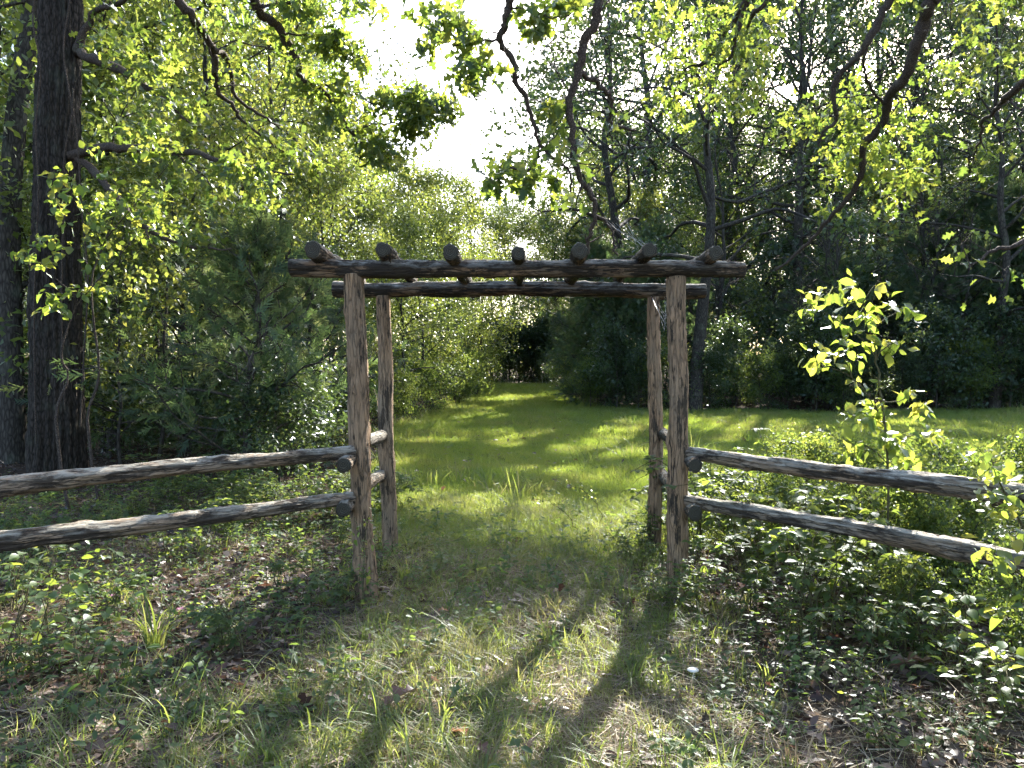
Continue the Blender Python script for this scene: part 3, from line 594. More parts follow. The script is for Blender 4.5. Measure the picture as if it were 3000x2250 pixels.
def big_trunk_oak():
    x, y = P(165, 1300, 11)[:2]; z = zf(x, y)
    root = thing('oak_tree', 'large oak with a thick dark furrowed trunk, limbs arching across the sky gap', 'tree', (x, y, z))
    top = P(180, 0, 11); pts = [np.array([x, y, z - .3]), P(165, 1000, 11), P(165, 650, 11), P(172, 300, 11), top, top + [.1, 0, 3], top + [.3, .2, 7]]
    link('trunk', trunk_mesh(pts, .335, .21, 120, 240, 3, .07, .12).mesh('trunk', M['bark'], True, root.location), root)
    v = Acc()
    for st in ([(105, 1300), (100, 900), (112, 560), (104, 380), (118, 200), (96, 60), (110, -60)], [(235, 1250), (248, 1000), (258, 820), (240, 620), (225, 400), (200, 250), (186, 140), (205, 0)], [(190, 1200), (180, 900), (186, 600), (188, 460), (212, 330), (214, 260)]):
        tube(v, smooth_path([P(u, w, 10.62 - .02 * i) for i, (u, w) in enumerate(st)], 5), .011, 6)
    link('vine_stem', v.mesh('vine_stem', M['twig'], True, root.location), root)
    s = Skel(8)
    s.limb([P(230, 150, 11)] + px([(540, 360), (750, 440), (900, 520), (1000, 590), (1100, 680), (1250, 820)], 0, 0, K, 10.8, 9.8), .075, .012, 8)
    s.limb([P(170, 470, 11)] + px([(650, 960), (850, 960), (1100, 990), (1300, 1000), (1500, 1070), (1650, 1090), (1900, 1130)], 0, 0, K, 10.6, 9.2), .07, .010, 8)
    s.limb(px([(1100, 995), (1250, 1080), (1330, 1150), (1400, 1290)], 0, 0, K, 10.2, 9.6), .02, .006)
    s.limb([P(200, 480, 11)] + px([(700, 1200), (850, 1420), (950, 1480), (1100, 1560), (1300, 1610), (1500, 1610)], 0, 0, K, 10.6, 9.4), .06, .010, 8)
    s.limb(px([(900, 1430), (960, 1540), (1010, 1620)], 0, 0, K, 10, 9.8), .02, .008)
    s.limb([P(200, 60, 11)] + px([(600, 100), (760, 20), (900, -60)], 0, 0, K, 10.8, 10), .06, .02)
    s.limb([top + [0, 0, 2], top + [1.6, -.8, 3.2], top + [3, -1.4, 3.4]], .09, .02); s.limb([top + [0, 0, 1.5], top + [-1.5, -.8, 2.5], top + [-3, -1, 2.6]], .09, .02)
    J = px([(1150, 0), (1270, 150), (1340, 260), (1380, 340), (1400, 480), (1400, 590), (1500, 670), (1550, 760), (1640, 840), (1800, 960), (1900, 1040)], 0, 0, K, 9.37, 11.36)
    s.limb([top + [0, 0, 1.6], np.array([-4.6, 10.2, 8.6])] + J[:1], .10, .042, 9); s.limb(J, .056, .008, 8, 5, .012)
    s.limb(px([(1345, 270), (1460, 360), (1500, 490), (1540, 640), (1700, 750), (1850, 850), (2000, 970), (2200, 1100)], 0, 0, K, 9.94, 12.21), .040, .007)
    s.limb(px([(1400, 330), (1510, 270), (1650, 300), (1800, 320), (1900, 430), (1960, 540)], 0, 0, K, 10.08, 10.79), .014, .006)
    s.limb(px([(1400, 510), (1560, 560), (1660, 620), (1710, 740)], 0, 0, K, 10.37, 11.22), .010, .005)
    Lp = px([(1640, 0), (1700, 100), (1790, 160), (1860, 270), (1930, 390), (1960, 520), (2100, 590), (2200, 740), (2290, 880), (2410, 980), (2540, 1030)], 0, 0, K, 9.09, 10.51)
    s.limb([top + [0, 0, 1.6], np.array([-4.6, 10.4, 9.6]), np.array([-3.7, 9.8, 8.2])] + Lp[:1], .10, .046, 9); s.limb(Lp, .062, .010, 9, 5, .012)
    s.limb(px([(1690, 50), (1760, 25), (1850, 30), (1900, 0)], 0, 0, K, 9.09, 9.09), .022, .014)
    s.limb(px([(1860, 230), (2000, 240), (2150, 300), (2260, 370), (2340, 390)], 0, 0, K, 9.37, 9.80), .012, .003)
    s.limb(px([(1970, 530), (2212, 600), (2330, 620), (2460, 680), (2660, 690), (2900, 690)], 0, 0, K, 9.80, 10.37), .016, .005)
    s.limb(px([(2290, 860), (2450, 800), (2690, 810), (2790, 860)], 0, 0, K, 10.22, 10.37), .012, .005)
    s.limb(px([(2420, 980), (2480, 1010), (2580, 1060)], 0, 0, K, 10.37, 10.51), .008, .004)
    r = rs(81); T = []
    for u, v, ru, rv, D0, D1, n in [(1030, 300, 60, 35, 9.7, 10.4, 10), (1000, 230, 40, 30, 9.5, 10.0, 6), (1180, 420, 60, 40, 9.9, 10.6, 9), (840, 150, 60, 50, 9.3, 10.2, 9), (1150, 290, 60, 30, 9.70, 10.47, 22), (1260, 310, 80, 55, 9.84, 10.61, 54), (1220, 370, 60, 40, 9.84, 10.61, 22), (1080, 400, 70, 40, 9.84, 10.61, 27), (1140, 465, 60, 25, 9.98, 10.75, 16), (900, 270, 60, 40, 9.56, 10.32, 19), (970, 330, 50, 40, 9.56, 10.32, 13),
            (960, 110, 60, 30, 9.13, 9.90, 22), (1000, 150, 60, 30, 9.27, 9.90, 13), (880, 20, 80, 30, 8.85, 9.61, 22), (1010, 20, 120, 20, 8.70, 9.76, 16), (740, 50, 90, 60, 8.99, 10.32, 15), (700, 200, 60, 60, 9.84, 10.89, 8), (800, 390, 90, 60, 10.41, 11.46, 10), (880, 470, 80, 50, 10.69, 11.89, 16), (560, 60, 80, 50, 9.27, 10.61, 14), (1040, 200, 40, 10, 9.41, 9.90, 5)]:
        T += ell(r, u, v, ru, rv, D0, D1, n)
    for u, w, ru, rv, D0, D1, n in [(330, 90, 110, 80, 9.6, 11, 22), (420, 200, 120, 80, 9.4, 10.8, 24), (520, 300, 90, 70, 9.2, 10.6, 16), (560, 500, 120, 50, 9.2, 10.4, 22), (700, 500, 90, 40, 8.8, 9.8, 12), (760, 560, 80, 50, 8.8, 9.6, 9), (430, 620, 110, 70, 9.4, 10.6, 16), (580, 700, 100, 50, 9.2, 10.2, 14), (400, 400, 80, 60, 9.6, 10.6, 10)]:
        T += ell(r, u, w, ru, rv, D0, D1, n)
    for i in range(90): T.append(top + np.array([r.uniform(-3.5, 4.5), r.uniform(-2, 2), r.uniform(1.2, 6)]))
    T.sort(key=lambda t: min(((t - n[0]) ** 2).sum() for n in s.nodes[::3])); s.grow(T)
    pos, fr, sc = twig_leaves(s, 7, 12, .14, .14)
    finish_tree(root, s, OAK_S, M['oak'], pos, fr, sc, 4, 300)
big_trunk_oak()

# ------------------------------------------------------------------ forest tree builder
def to_world(pos, world):
    x_, y_, z_, s_, rz = world; cz, sz = math.cos(rz), math.sin(rz)
    return np.stack([x_ + s_ * (pos[:, 0] * cz - pos[:, 1] * sz), y_ + s_ * (pos[:, 0] * sz + pos[:, 1] * cz), z_ + s_ * pos[:, 2]], -1)
def grow_tree(seed, H, r0, cb, spread, nl, nsub, leaf, n_leaf, csig, m, conic=False, tmpl=QUAD, twist=.20, trunkseg=10, el0=.2, el1=1.1, bare=0, world=None):
    r = rs(seed); w = Acc(); n = 9; t = np.linspace(0, 1, n)
    tp = np.stack([np.cumsum(r.randn(n)) * H * .010, np.cumsum(r.randn(n)) * H * .010, t * H], -1); tp[0, :2] = 0; tp[0, 2] = -.3
    tr = r0 * (1 - .88 * t) * (1 + .25 * np.exp(-t * 18)); sp = smooth_path(tp, 3); tube(w, sp, np.interp(np.linspace(0, 1, len(sp)), t, tr), trunkseg)
    cl = []
    def trunk(q): return np.array([np.interp(q, t, tp[:, k]) for k in range(3)])
    def path(p, d, L, k, up):
        out = [p]
        for i in range(k):
            d = nrm(d + r.randn(3) * twist + [0, 0, up]); p = p + d * L / k; out.append(p)
        return np.array(out), d
    for i in range(nl + bare):
        dead = i >= nl
        q = cb + (1 - cb) * ((i + r.rand()) / nl) ** .92 if not dead else r.uniform(.1, cb)
        g = (q - cb) / (1 - cb) if not dead else 0; az = i * 2.39996 + r.randn() * .4; el = el0 + (el1 - el0) * g + r.randn() * .12
        prof = (1.05 - g) ** .7 if conic else (.55 + .75 * math.sin(math.pi * min(1, g * .8 + .15))) * (1.0 if g < .75 else .8)
        L = spread * prof * (r.uniform(.4, 1.3) if conic else r.uniform(.7, 1.15)) * (.6 if dead else 1); d = np.array([math.cos(az) * math.cos(el), math.sin(az) * math.cos(el), math.sin(el)])
        p, _ = path(trunk(q), d, L, 6, .03 if not dead else -.02); rr = np.interp(q, t, tr) * .55 if not conic else .012 + .006 * L
        tube(w, smooth_path(p, 2), np.linspace(min(rr, .02 + L * .022), .008, 13), 5)
        if dead: continue
        for j in range(nsub):
            s_ = r.uniform(.25, 1); k = s_ * 6; b = p[int(min(5, k))] + (p[min(6, int(k) + 1)] - p[int(min(5, k))]) * (k - int(k)); dd = nrm(nrm(p[-1] - p[0]) + r.randn(3) * .65)
            l2 = L * r.uniform(.22, .42) * (1.15 - .4 * s_); pp, d2 = path(b, dd, l2, 3, .02); tube(w, pp, np.linspace(.018, .005, 4) * (.6 + .1 * L), 3, cap=False)
            for e in (1, 2, 3): cl.append((pp[e], d2))
        cl.append((p[-1], d)); cl.append((p[-2], d))
    c = np.array([x[0] for x in cl]); cd = np.array([x[1] for x in cl]); keep = r.rand(len(c)) > .12; c = c[keep]; cd = cd[keep]
    k = np.repeat(np.arange(len(c)), n_leaf); N_ = len(k); a = Acc()
    if conic:
        pos = c[k] + r.randn(N_, 3) * csig
        if world:
            ok = ~open_sky(to_world(pos, world)); pos = pos[ok]; k = k[ok]; N_ = len(k)
        dd = nrm(cd[k] + r.randn(N_, 3) * .6 + [0, 0, .1])
        for i in range(3):
            q = np.arange(N_) % 3 == i; put(a, SPRAY[i], pos[q], frames(dd[q], r.randn(q.sum(), 3) * .7 + [0, 0, .7]), leaf * r.uniform(.6, 1.3, q.sum()), np.clip(r.rand(len(c))[k[q]] * .7 + r.rand(q.sum()) * .3, 0, 1))
    else:
        pos = c[k] + r.randn(N_, 3) * csig * np.array([1, 1, .65])
        if world:
            ok = ~open_sky(to_world(pos, world)); pos = pos[ok]; k = k[ok]; N_ = len(k)
        put(a, tmpl, pos, rand_frames(r, N_), leaf * r.uniform(.6, 1.25, N_), np.clip(r.rand(len(c))[k] * .55 + r.rand(N_) * .45, 0, 1))
    return w.mesh('trunk', M['barkfar'], True), a.mesh('crown', m)

V = {}
def unique(kind, seed, x, y, sc, label, group=None, rot=0.0):
    w_ = (x, y, zf(x, y), sc, rot)
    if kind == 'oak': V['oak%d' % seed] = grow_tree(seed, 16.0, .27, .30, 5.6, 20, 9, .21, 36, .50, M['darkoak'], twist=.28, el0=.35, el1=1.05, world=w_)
    elif kind == 'cedar': V['cedar%d' % seed] = grow_tree(seed, 6.5, .09, .04, 2.3, 60, 6, .38, 5, .17, M['cedar'], True, el0=.12, el1=1.0, world=w_)
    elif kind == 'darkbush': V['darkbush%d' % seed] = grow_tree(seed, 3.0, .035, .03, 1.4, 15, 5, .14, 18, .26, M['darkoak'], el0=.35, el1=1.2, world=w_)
    else: V['green%d' % seed] = grow_tree(seed, 13.0, .17, .20, 3.4, 20, 6, .17, 30, .42, M['forest'], world=w_)
    return tree(kind, seed, x, y, sc, label, 'shrub' if kind == 'darkbush' else 'tree', group, rot)
for i in range(4): V['green%d' % i] = grow_tree(100 + i, 13.0, .17, .16, 3.4, 20, 6, .17, 26, .42, M['forest'])
for i in range(3): V['yellow%d' % i] = grow_tree(120 + i, 9.0, .10, .08, 2.6, 18, 6, .15, 24, .36, M['yellowleaf'])
for i in range(3): V['cedar%d' % i] = grow_tree(160 + i, 6.5, .09, .04, 2.5, 56, 7, .36, 4, .20, M['cedar'], True, el0=.12, el1=1.0)
for i in range(2): V['oak%d' % i] = grow_tree(140 + i, 16.0, .24, .18, 5.4, 20, 8, .20, 34, .52, M['darkoak'], twist=.25, el0=.25, el1=1.05)
for i in range(2): V['feather%d' % i] = grow_tree(150 + i, 3.9, .085, .06, 2.7, 38, 6, .38, 2, .17, M['cedar'], True, el0=.18, el1=.9, twist=.16)
for i in range(3): V['slender%d' % i] = grow_tree(180 + i, 7.0, .045, .25, 1.4, 12, 4, .14, 18, .28, M['forest'], bare=5)
for i in range(4): V['bush%d' % i] = grow_tree(200 + i, 2.4, .03, .03, 1.15, 14, 5, .11, 18, .22, M['shrub'], el0=.4, el1=1.2)
for i in range(2): V['darkbush%d' % i] = grow_tree(210 + i, 3.0, .035, .03, 1.4, 15, 5, .14, 18, .26, M['darkoak'], el0=.35, el1=1.2)
used = {}
def tree(kind, var, x, y, sc, label, cat='tree', group=None, rot=None, name=None, szz=1.0, names=('trunk', 'crown')):
    key = '%s%d' % (kind, var); tm, cm = V[key]; z = zf(x, y)
    o = thing(name or {'green': 'broadleaf_tree', 'yellow': 'broadleaf_tree', 'oak': 'oak_tree', 'cedar': 'cedar_tree', 'feather': 'cedar_tree', 'slender': 'slender_tree', 'bush': 'understory_shrub', 'darkbush': 'understory_shrub'}[kind], label, cat, (x, y, z), group)
    o.rotation_euler[2] = rot if rot is not None else (x * 12.9 + y * 7.3) % 6.28; o.scale = (sc, sc, sc * szz)
    link(names[0], tm, o); link(names[1], cm, o); return o
def at(u, D): return float((u - 1500) / F * D), float(D)
def nudge(x, y, rad):
    """the right wood keeps a few open rides that let the low sun through to the lawn"""
    for c, w in ((-3.6, 1.2), (1.4, 1.1)):
        q = x - .435 * y - c
        if abs(q) < w + rad: x += (w + rad - abs(q)) * (1 if q >= 0 else -1)
    return x

# --- left wood
r = rs(300)
for i, (u, D, s) in enumerate([(330, 15, .85), (560, 17, .85), (60, 17, 1.0), (800, 22, .92), (250, 22, 1.1), (620, 26, 1.05), (950, 28, .9), (-150, 13, .9), (-420, 20, 1.1), (420, 32, 1.3), (40, 30, 1.3), (760, 36, 1.2), (980, 42, 1.05)]):
    x, y = at(u, D); tree('green', i % 4, x, y, s, 'green broadleaf tree with small translucent leaves in the wood behind the left rails', 'tree', 'broadleaf trees of the left wood')
for i, (u, D, s) in enumerate([(470, 19, 1.0), (700, 23, 1.0), (880, 19, .72), (150, 14, .8), (1010, 31, 1.0), (860, 30, 1.15)]):
    x, y = at(u, D); tree('yellow', i % 3, x, y, s, 'lower yellow-green tree filling the gaps between the left wood trunks', 'tree', 'yellow-green trees of the left wood')
def grey_trunk():
    x, y = at(38, 13.0); z = zf(x, y); root = thing('broadleaf_tree', 'tall grey trunk leaning beside the thick dark oak trunk', 'tree', (x, y, z)); top = P(92, 40, 13)
    link('trunk', trunk_mesh([np.array([x, y, z - .3]), P(30, 1000, 13), P(28, 620, 13), P(52, 300, 13), top, top + [.5, 0, 3.5], top + [.4, .3, 6]], .20, .11, 60, 120, 9, .03, .12).mesh('trunk', M['barkfar'], True, root.location), root)
    s = Skel(9); s.nodes += [(top + [.3, 0, 2.5], .1), (top + [.45, 0, 4.5], .08)]; q = rs(19)
    for i in range(3): s.limb([top + [.3, 0, 2 + i], top + [1.2 * (-1) ** i, -.5 + i * .5, 3.2 + i], top + [2.2 * (-1) ** i, .3 - i * .5, 3.6 + i]], .06, .015)
    s.grow([top + np.array([q.uniform(-2.6, 2.8), q.uniform(-1.6, 1.6), q.uniform(1.4, 6)]) for _ in range(80)]); pos, fr, sc = twig_leaves(s, 8, 13, .15, .2)
    link('limb', s.wood.mesh('limb', M['twig'], True, root.location), root)['kind'] = 'stuff'; a = Acc(); put(a, QUAD, pos, fr, sc, q.rand(len(pos))); link('crown', a.mesh('crown', M['forest'], True, root.location), root)
grey_trunk()
x, y = at(735, 10.5); tree('feather', 0, x, y, .84, 'feathery young cedar tree just behind the left rails beside the arbor', 'tree')
x, y = at(560, 14.0); tree('feather', 1, x, y, .95, 'taller shaded cedar tree close behind the feathery young cedar', 'tree')
x, y = at(930, 14.5); tree('feather', 1, x, y, .8, 'sunlit grey-green cedar tree by the lawn edge left of the arbor', 'tree')
for i, (u, D, s) in enumerate([(360, 11.5, .62), (458, 12.5, .75), (300, 14, .8), (640, 15, .7), (540, 21, 1.0)]):
    x, y = at(u, D); tree('slender', i % 3, x, y, s, 'thin dark-stemmed young tree with bare lower twigs in the left undergrowth', 'tree', 'thin young trees of the left wood')
for i in range(26):
    u = r.uniform(-150, 960); D = r.uniform(9.0, 20); x, y = at(u, D)
    if x > -2.9 or (-120 < u < 360 and D < 12.5): continue
    tree('darkbush', i % 2, x, y, r.uniform(.3, .7), 'leafy shrub in the undergrowth below the left wood', 'shrub', 'shrubs below the left wood', szz=.8)

# --- the lit bank of young trees along the left side of the mown lane
for i, (u, D, s) in enumerate([(1190, 23, .62), (1270, 26, .70), (1335, 30, .72), (1120, 20, .50), (1395, 37, .75), (1180, 32, 1.0), (1290, 40, 1.15), (1385, 47, 1.2)]):
    x, y = at(u, D); tree('yellow', (i + 1) % 3, x, y, s, 'sunlit yellow-green young tree lining the left side of the mown lane', 'tree', 'young trees along the lane')
for i, (u, D, s) in enumerate([(1130, 21, .55), (1180, 22, .5), (1230, 23.5, .6), (1290, 27, .6), (1345, 30, .7), (1400, 38, .8), (1060, 17, .45), (1010, 15, .4), (1160, 25, .8), (1250, 29, .9), (1370, 34, .8), (1425, 45, .9)]):
    x, y = at(u, D); tree('bush', i % 4, x, y, s, 'low sunlit shrub at the edge of the mown lane', 'shrub', 'shrubs along the lane')

# --- the far end of the lane
for i, (u, D, s) in enumerate([(1440, 62, 1.0), (1530, 66, 1.05), (1620, 60, 1.0), (1700, 64, 1.1), (1360, 60, 1.05), (1260, 58, 1.1), (1160, 52, 1.05), (1480, 74, 1.1), (1580, 78, 1.2), (1080, 64, 1.25), (1780, 56, 1.15)]):
    x, y = at(u, D); tree('green' if i % 3 else 'yellow', i % 3, x, y, s * (1 if i % 3 else 1.35), 'distant tree closing the far end of the mown lane', 'tree', 'trees at the end of the lane')
for i in range(16):
    u = 1400 + i * 20 + r.uniform(-10, 10); D = r.uniform(57, 62); x, y = at(u, D)
    tree('darkbush', i % 2, x, y, r.uniform(.9, 1.5), 'dark shrub in the shade where the mown lane ends', 'shrub', 'shrubs at the end of the lane')

# --- right wood
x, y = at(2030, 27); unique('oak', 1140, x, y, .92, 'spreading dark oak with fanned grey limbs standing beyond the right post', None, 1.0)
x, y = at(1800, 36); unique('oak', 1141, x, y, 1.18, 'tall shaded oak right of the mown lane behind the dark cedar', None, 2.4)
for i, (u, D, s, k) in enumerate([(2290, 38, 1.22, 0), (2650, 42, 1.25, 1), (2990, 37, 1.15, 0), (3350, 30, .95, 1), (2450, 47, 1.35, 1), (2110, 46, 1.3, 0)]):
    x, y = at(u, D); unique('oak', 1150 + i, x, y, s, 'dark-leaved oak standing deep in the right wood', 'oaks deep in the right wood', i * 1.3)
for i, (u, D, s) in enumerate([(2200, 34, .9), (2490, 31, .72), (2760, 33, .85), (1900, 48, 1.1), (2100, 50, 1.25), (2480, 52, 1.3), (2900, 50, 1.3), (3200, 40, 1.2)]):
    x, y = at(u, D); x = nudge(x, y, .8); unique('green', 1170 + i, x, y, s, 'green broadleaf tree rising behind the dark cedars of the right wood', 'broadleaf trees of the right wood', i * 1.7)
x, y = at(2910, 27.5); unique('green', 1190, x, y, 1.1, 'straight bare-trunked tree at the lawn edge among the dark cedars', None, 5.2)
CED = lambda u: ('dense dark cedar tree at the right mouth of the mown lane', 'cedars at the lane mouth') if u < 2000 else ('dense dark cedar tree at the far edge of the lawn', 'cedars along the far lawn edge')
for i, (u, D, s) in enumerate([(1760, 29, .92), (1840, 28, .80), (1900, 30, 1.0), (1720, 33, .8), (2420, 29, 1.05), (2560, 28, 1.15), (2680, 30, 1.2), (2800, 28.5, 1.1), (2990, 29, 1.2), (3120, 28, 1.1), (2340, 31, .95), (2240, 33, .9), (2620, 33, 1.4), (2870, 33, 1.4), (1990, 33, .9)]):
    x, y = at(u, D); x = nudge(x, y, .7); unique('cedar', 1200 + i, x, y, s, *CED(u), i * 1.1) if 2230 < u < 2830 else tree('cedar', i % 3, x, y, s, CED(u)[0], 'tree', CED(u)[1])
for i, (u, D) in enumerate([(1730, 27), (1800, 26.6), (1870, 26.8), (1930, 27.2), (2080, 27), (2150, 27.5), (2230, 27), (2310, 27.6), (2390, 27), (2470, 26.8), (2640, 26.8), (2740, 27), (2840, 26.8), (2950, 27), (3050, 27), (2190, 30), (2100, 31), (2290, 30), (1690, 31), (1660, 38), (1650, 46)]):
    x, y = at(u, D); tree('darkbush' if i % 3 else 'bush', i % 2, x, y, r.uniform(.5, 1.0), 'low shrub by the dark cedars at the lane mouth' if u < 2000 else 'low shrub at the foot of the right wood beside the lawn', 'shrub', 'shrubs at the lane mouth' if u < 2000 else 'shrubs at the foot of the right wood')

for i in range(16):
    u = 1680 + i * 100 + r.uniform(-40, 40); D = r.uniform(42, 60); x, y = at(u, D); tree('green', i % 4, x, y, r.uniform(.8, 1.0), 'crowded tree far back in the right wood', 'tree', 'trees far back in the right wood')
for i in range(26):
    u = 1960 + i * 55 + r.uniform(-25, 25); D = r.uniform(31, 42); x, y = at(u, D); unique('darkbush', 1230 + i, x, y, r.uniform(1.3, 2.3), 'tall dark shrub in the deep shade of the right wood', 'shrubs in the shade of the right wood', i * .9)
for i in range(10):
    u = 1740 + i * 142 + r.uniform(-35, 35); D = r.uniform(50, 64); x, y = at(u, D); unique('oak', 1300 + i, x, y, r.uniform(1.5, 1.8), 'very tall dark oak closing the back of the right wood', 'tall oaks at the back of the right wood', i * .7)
for i in range(9):
    u = -150 + i * 118 + r.uniform(-35, 35); D = r.uniform(36, 52); x, y = at(u, D); tree('oak', i % 2, x, y, r.uniform(.95, 1.2), 'dark oak at the back of the left wood', 'tree', 'dark oaks at the back of the left wood')
for i in range(12):
    u = 1660 + i * 125 + r.uniform(-35, 35); D = r.uniform(72, 88); x, y = at(u, D); tree('oak', i % 2, x, y, r.uniform(1.35, 1.6), 'far dim oak glimpsed behind the tall back oaks of the right wood', 'tree', 'farthest oaks of the right wood')
# --- far woods reading as one mass behind everything
def far_woods():
    r = rs(400); a = Acc(); N_ = 90000; c = []
    for i in range(1300):
        u = r.uniform(-900, 3900); D = r.uniform(80, 120); x = (u - 1500) / F * D; c.append((x, D, zf(x, D) + r.uniform(0, 13) + 1.5 * r.rand()))
    c = np.array(c); k = r.randint(0, len(c), N_); pos = c[k] + r.randn(N_, 3) * [1.6, 1.2, 1.0]; put(a, QUAD, pos, rand_frames(r, N_), r.uniform(.35, .6, N_), r.rand(N_))
    o = link('far_woods', a.mesh('far_woods', M['forest'])); o['kind'] = 'stuff'; o['label'] = 'distant unbroken wood seen in glimpses between the nearer trees'
far_woods()
#__PART3__
# ------------------------------------------------------------------ grass, weeds, litter
def blade(acc, r, base, az, h, w, lean, t, k=4):
    s = np.linspace(0, 1, k + 1); d = np.array([math.cos(az), math.sin(az), 0]); sd = np.array([-d[1], d[0], 0]); tw = r.uniform(-.6, .6)
    sd = sd * math.cos(tw) + d * math.sin(tw)
    c = base + np.outer(s ** 1.7 * lean * h, d); c[:, 2] = base[2] + h * (s - .38 * min(1.4, lean) * s ** 2.4)
    ww = w * (1 - s ** 2.2) * .5 + .0004; v = np.concatenate([c - sd * ww[:, None], c + sd * ww[:, None]])
    i = np.arange(k); acc.add(v, np.stack([i, i + 1, i + k + 2, i + k + 1], -1), t)
def tuft(seed, n, rad, h0, h1, w, lean, m, k=3, dry=.15):
    r = rs(seed); a = Acc()
    for i in range(n):
        q = rad * math.sqrt(r.rand()); an = r.uniform(0, 6.28); blade(a, r, np.array([q * math.cos(an), q * math.sin(an), -.008]), an + r.randn() * .9, r.uniform(h0, h1), w * r.uniform(.6, 1.2), lean * r.uniform(.3, 1.6), 1.0 if r.rand() < dry else r.rand() * .75, k)
    return a.mesh('tuft', m)
def sprig(seed, h, nl, size, m, tmpl=OVATE_S):
    r = rs(seed); a = Acc(); top = np.array([r.randn() * .25 * h, r.randn() * .25 * h, h]); p = smooth_path([np.zeros(3), top * .5 + r.randn(3) * .02, top], 3); tube(a, p, np.linspace(.0022, .001, len(p)), 3, .2)
    t = r.uniform(.15, 1, nl); i = np.clip((t * (len(p) - 1)).astype(int), 0, len(p) - 1); pos = p[i]; az = np.arange(nl) * 2.4 + r.rand(nl); d = np.stack([np.cos(az), np.sin(az), r.uniform(-.2, .5, nl)], -1)
    put(a, tmpl, pos + d * .012, frames(d, r.randn(nl, 3) * .3 + [0, 0, 1]), size * r.uniform(.6, 1.2, nl), np.clip(r.rand() * .5 + r.rand(nl) * .5, 0, 1)); return a.mesh('sprig', m, True)
def instancer(name, pos, rot, scl, srcs, label):
    """one 'stuff' object that scatters small meshes over points"""
    n = len(pos); me = bpy.data.meshes.new(name); me.vertices.add(n); me.vertices.foreach_set('co', pos.astype(np.float32).ravel())
    for nm, typ, dat in (('rot', 'FLOAT_VECTOR', rot), ('scl', 'FLOAT', scl)):
        at_ = me.attributes.new(nm, typ, 'POINT'); at_.data.foreach_set('vector' if typ == 'FLOAT_VECTOR' else 'value', dat.astype(np.float32).ravel())
    kd = me.attributes.new('sort', 'INT', 'POINT'); kd.data.foreach_set('value', (np.arange(n) * 7919 % len(srcs)).astype(np.int32))
    o = link(name, me); o['kind'] = 'stuff'; o['label'] = label
    ng = bpy.data.node_groups.new(name, 'GeometryNodeTree'); ng.interface.new_socket('Geometry', in_out='INPUT', socket_type='NodeSocketGeometry'); ng.interface.new_socket('Geometry', in_out='OUTPUT', socket_type='NodeSocketGeometry')
    gi = ng.nodes.new('NodeGroupInput'); go = ng.nodes.new('NodeGroupOutput'); jn = ng.nodes.new('GeometryNodeJoinGeometry')
    def named(nm, typ):
        q = ng.nodes.new('GeometryNodeInputNamedAttribute'); q.data_type = typ; q.inputs[0].default_value = nm; return [s for s in q.outputs if s.enabled][0]
    ra = named('rot', 'FLOAT_VECTOR'); sa = named('scl', 'FLOAT'); ka = named('sort', 'INT')
    for i, sm in enumerate(srcs):
        so = bpy.data.objects.new(name + '_source', sm)
        inf = ng.nodes.new('GeometryNodeObjectInfo'); inf.inputs[0].default_value = so
        cmp_ = ng.nodes.new('FunctionNodeCompare'); cmp_.data_type = 'INT'; cmp_.operation = 'EQUAL'
        a_, b_ = [s for s in cmp_.inputs if s.enabled][:2]; ng.links.new(ka, a_); b_.default_value = i
        ip = ng.nodes.new('GeometryNodeInstanceOnPoints'); ng.links.new(gi.outputs[0], ip.inputs['Points']); ng.links.new(cmp_.outputs[0], ip.inputs['Selection']); ng.links.new(inf.outputs['Geometry'], ip.inputs['Instance'])
        ng.links.new(ra, ip.inputs['Rotation']); ng.links.new(sa, ip.inputs['Scale']); ng.links.new(ip.outputs[0], jn.inputs[0])
    ng.links.new(jn.outputs[0], go.inputs[0]); md = o.modifiers.new('scatter', 'NODES'); md.node_group = ng; return o
def scatter(r, n, y0, y1, wfun, side=.74, extra=1.2):
    y = r.uniform(y0, y1, n * 4); x = r.uniform(-1, 1, n * 4) * (side * y1 + extra); ok = (np.abs(x) < side * y + extra) & (r.rand(n * 4) < wfun(x, y)); x = x[ok][:n]; y = y[ok][:n]
    return np.stack([x, y, gz(x, y)], -1)
def patch(x, y, s=1.0, ph=0.0):
    return .5 + .5 * np.sin(x * 2.1 * s + 1.3 * np.sin(y * 1.7 * s + ph) + ph) * np.cos(y * 1.9 * s + 1.1 * np.sin(x * 1.3 * s + ph))
def rots(r, n, tilt=.12): return np.stack([r.randn(n) * tilt, r.randn(n) * tilt, r.uniform(0, 6.28, n)], -1)
def rand_rows(r, rows):
    P_ = np.concatenate([scatter(r, *row[:3], row[3]) for row in rows]); S_ = np.concatenate([np.full(1, 0)]); return P_

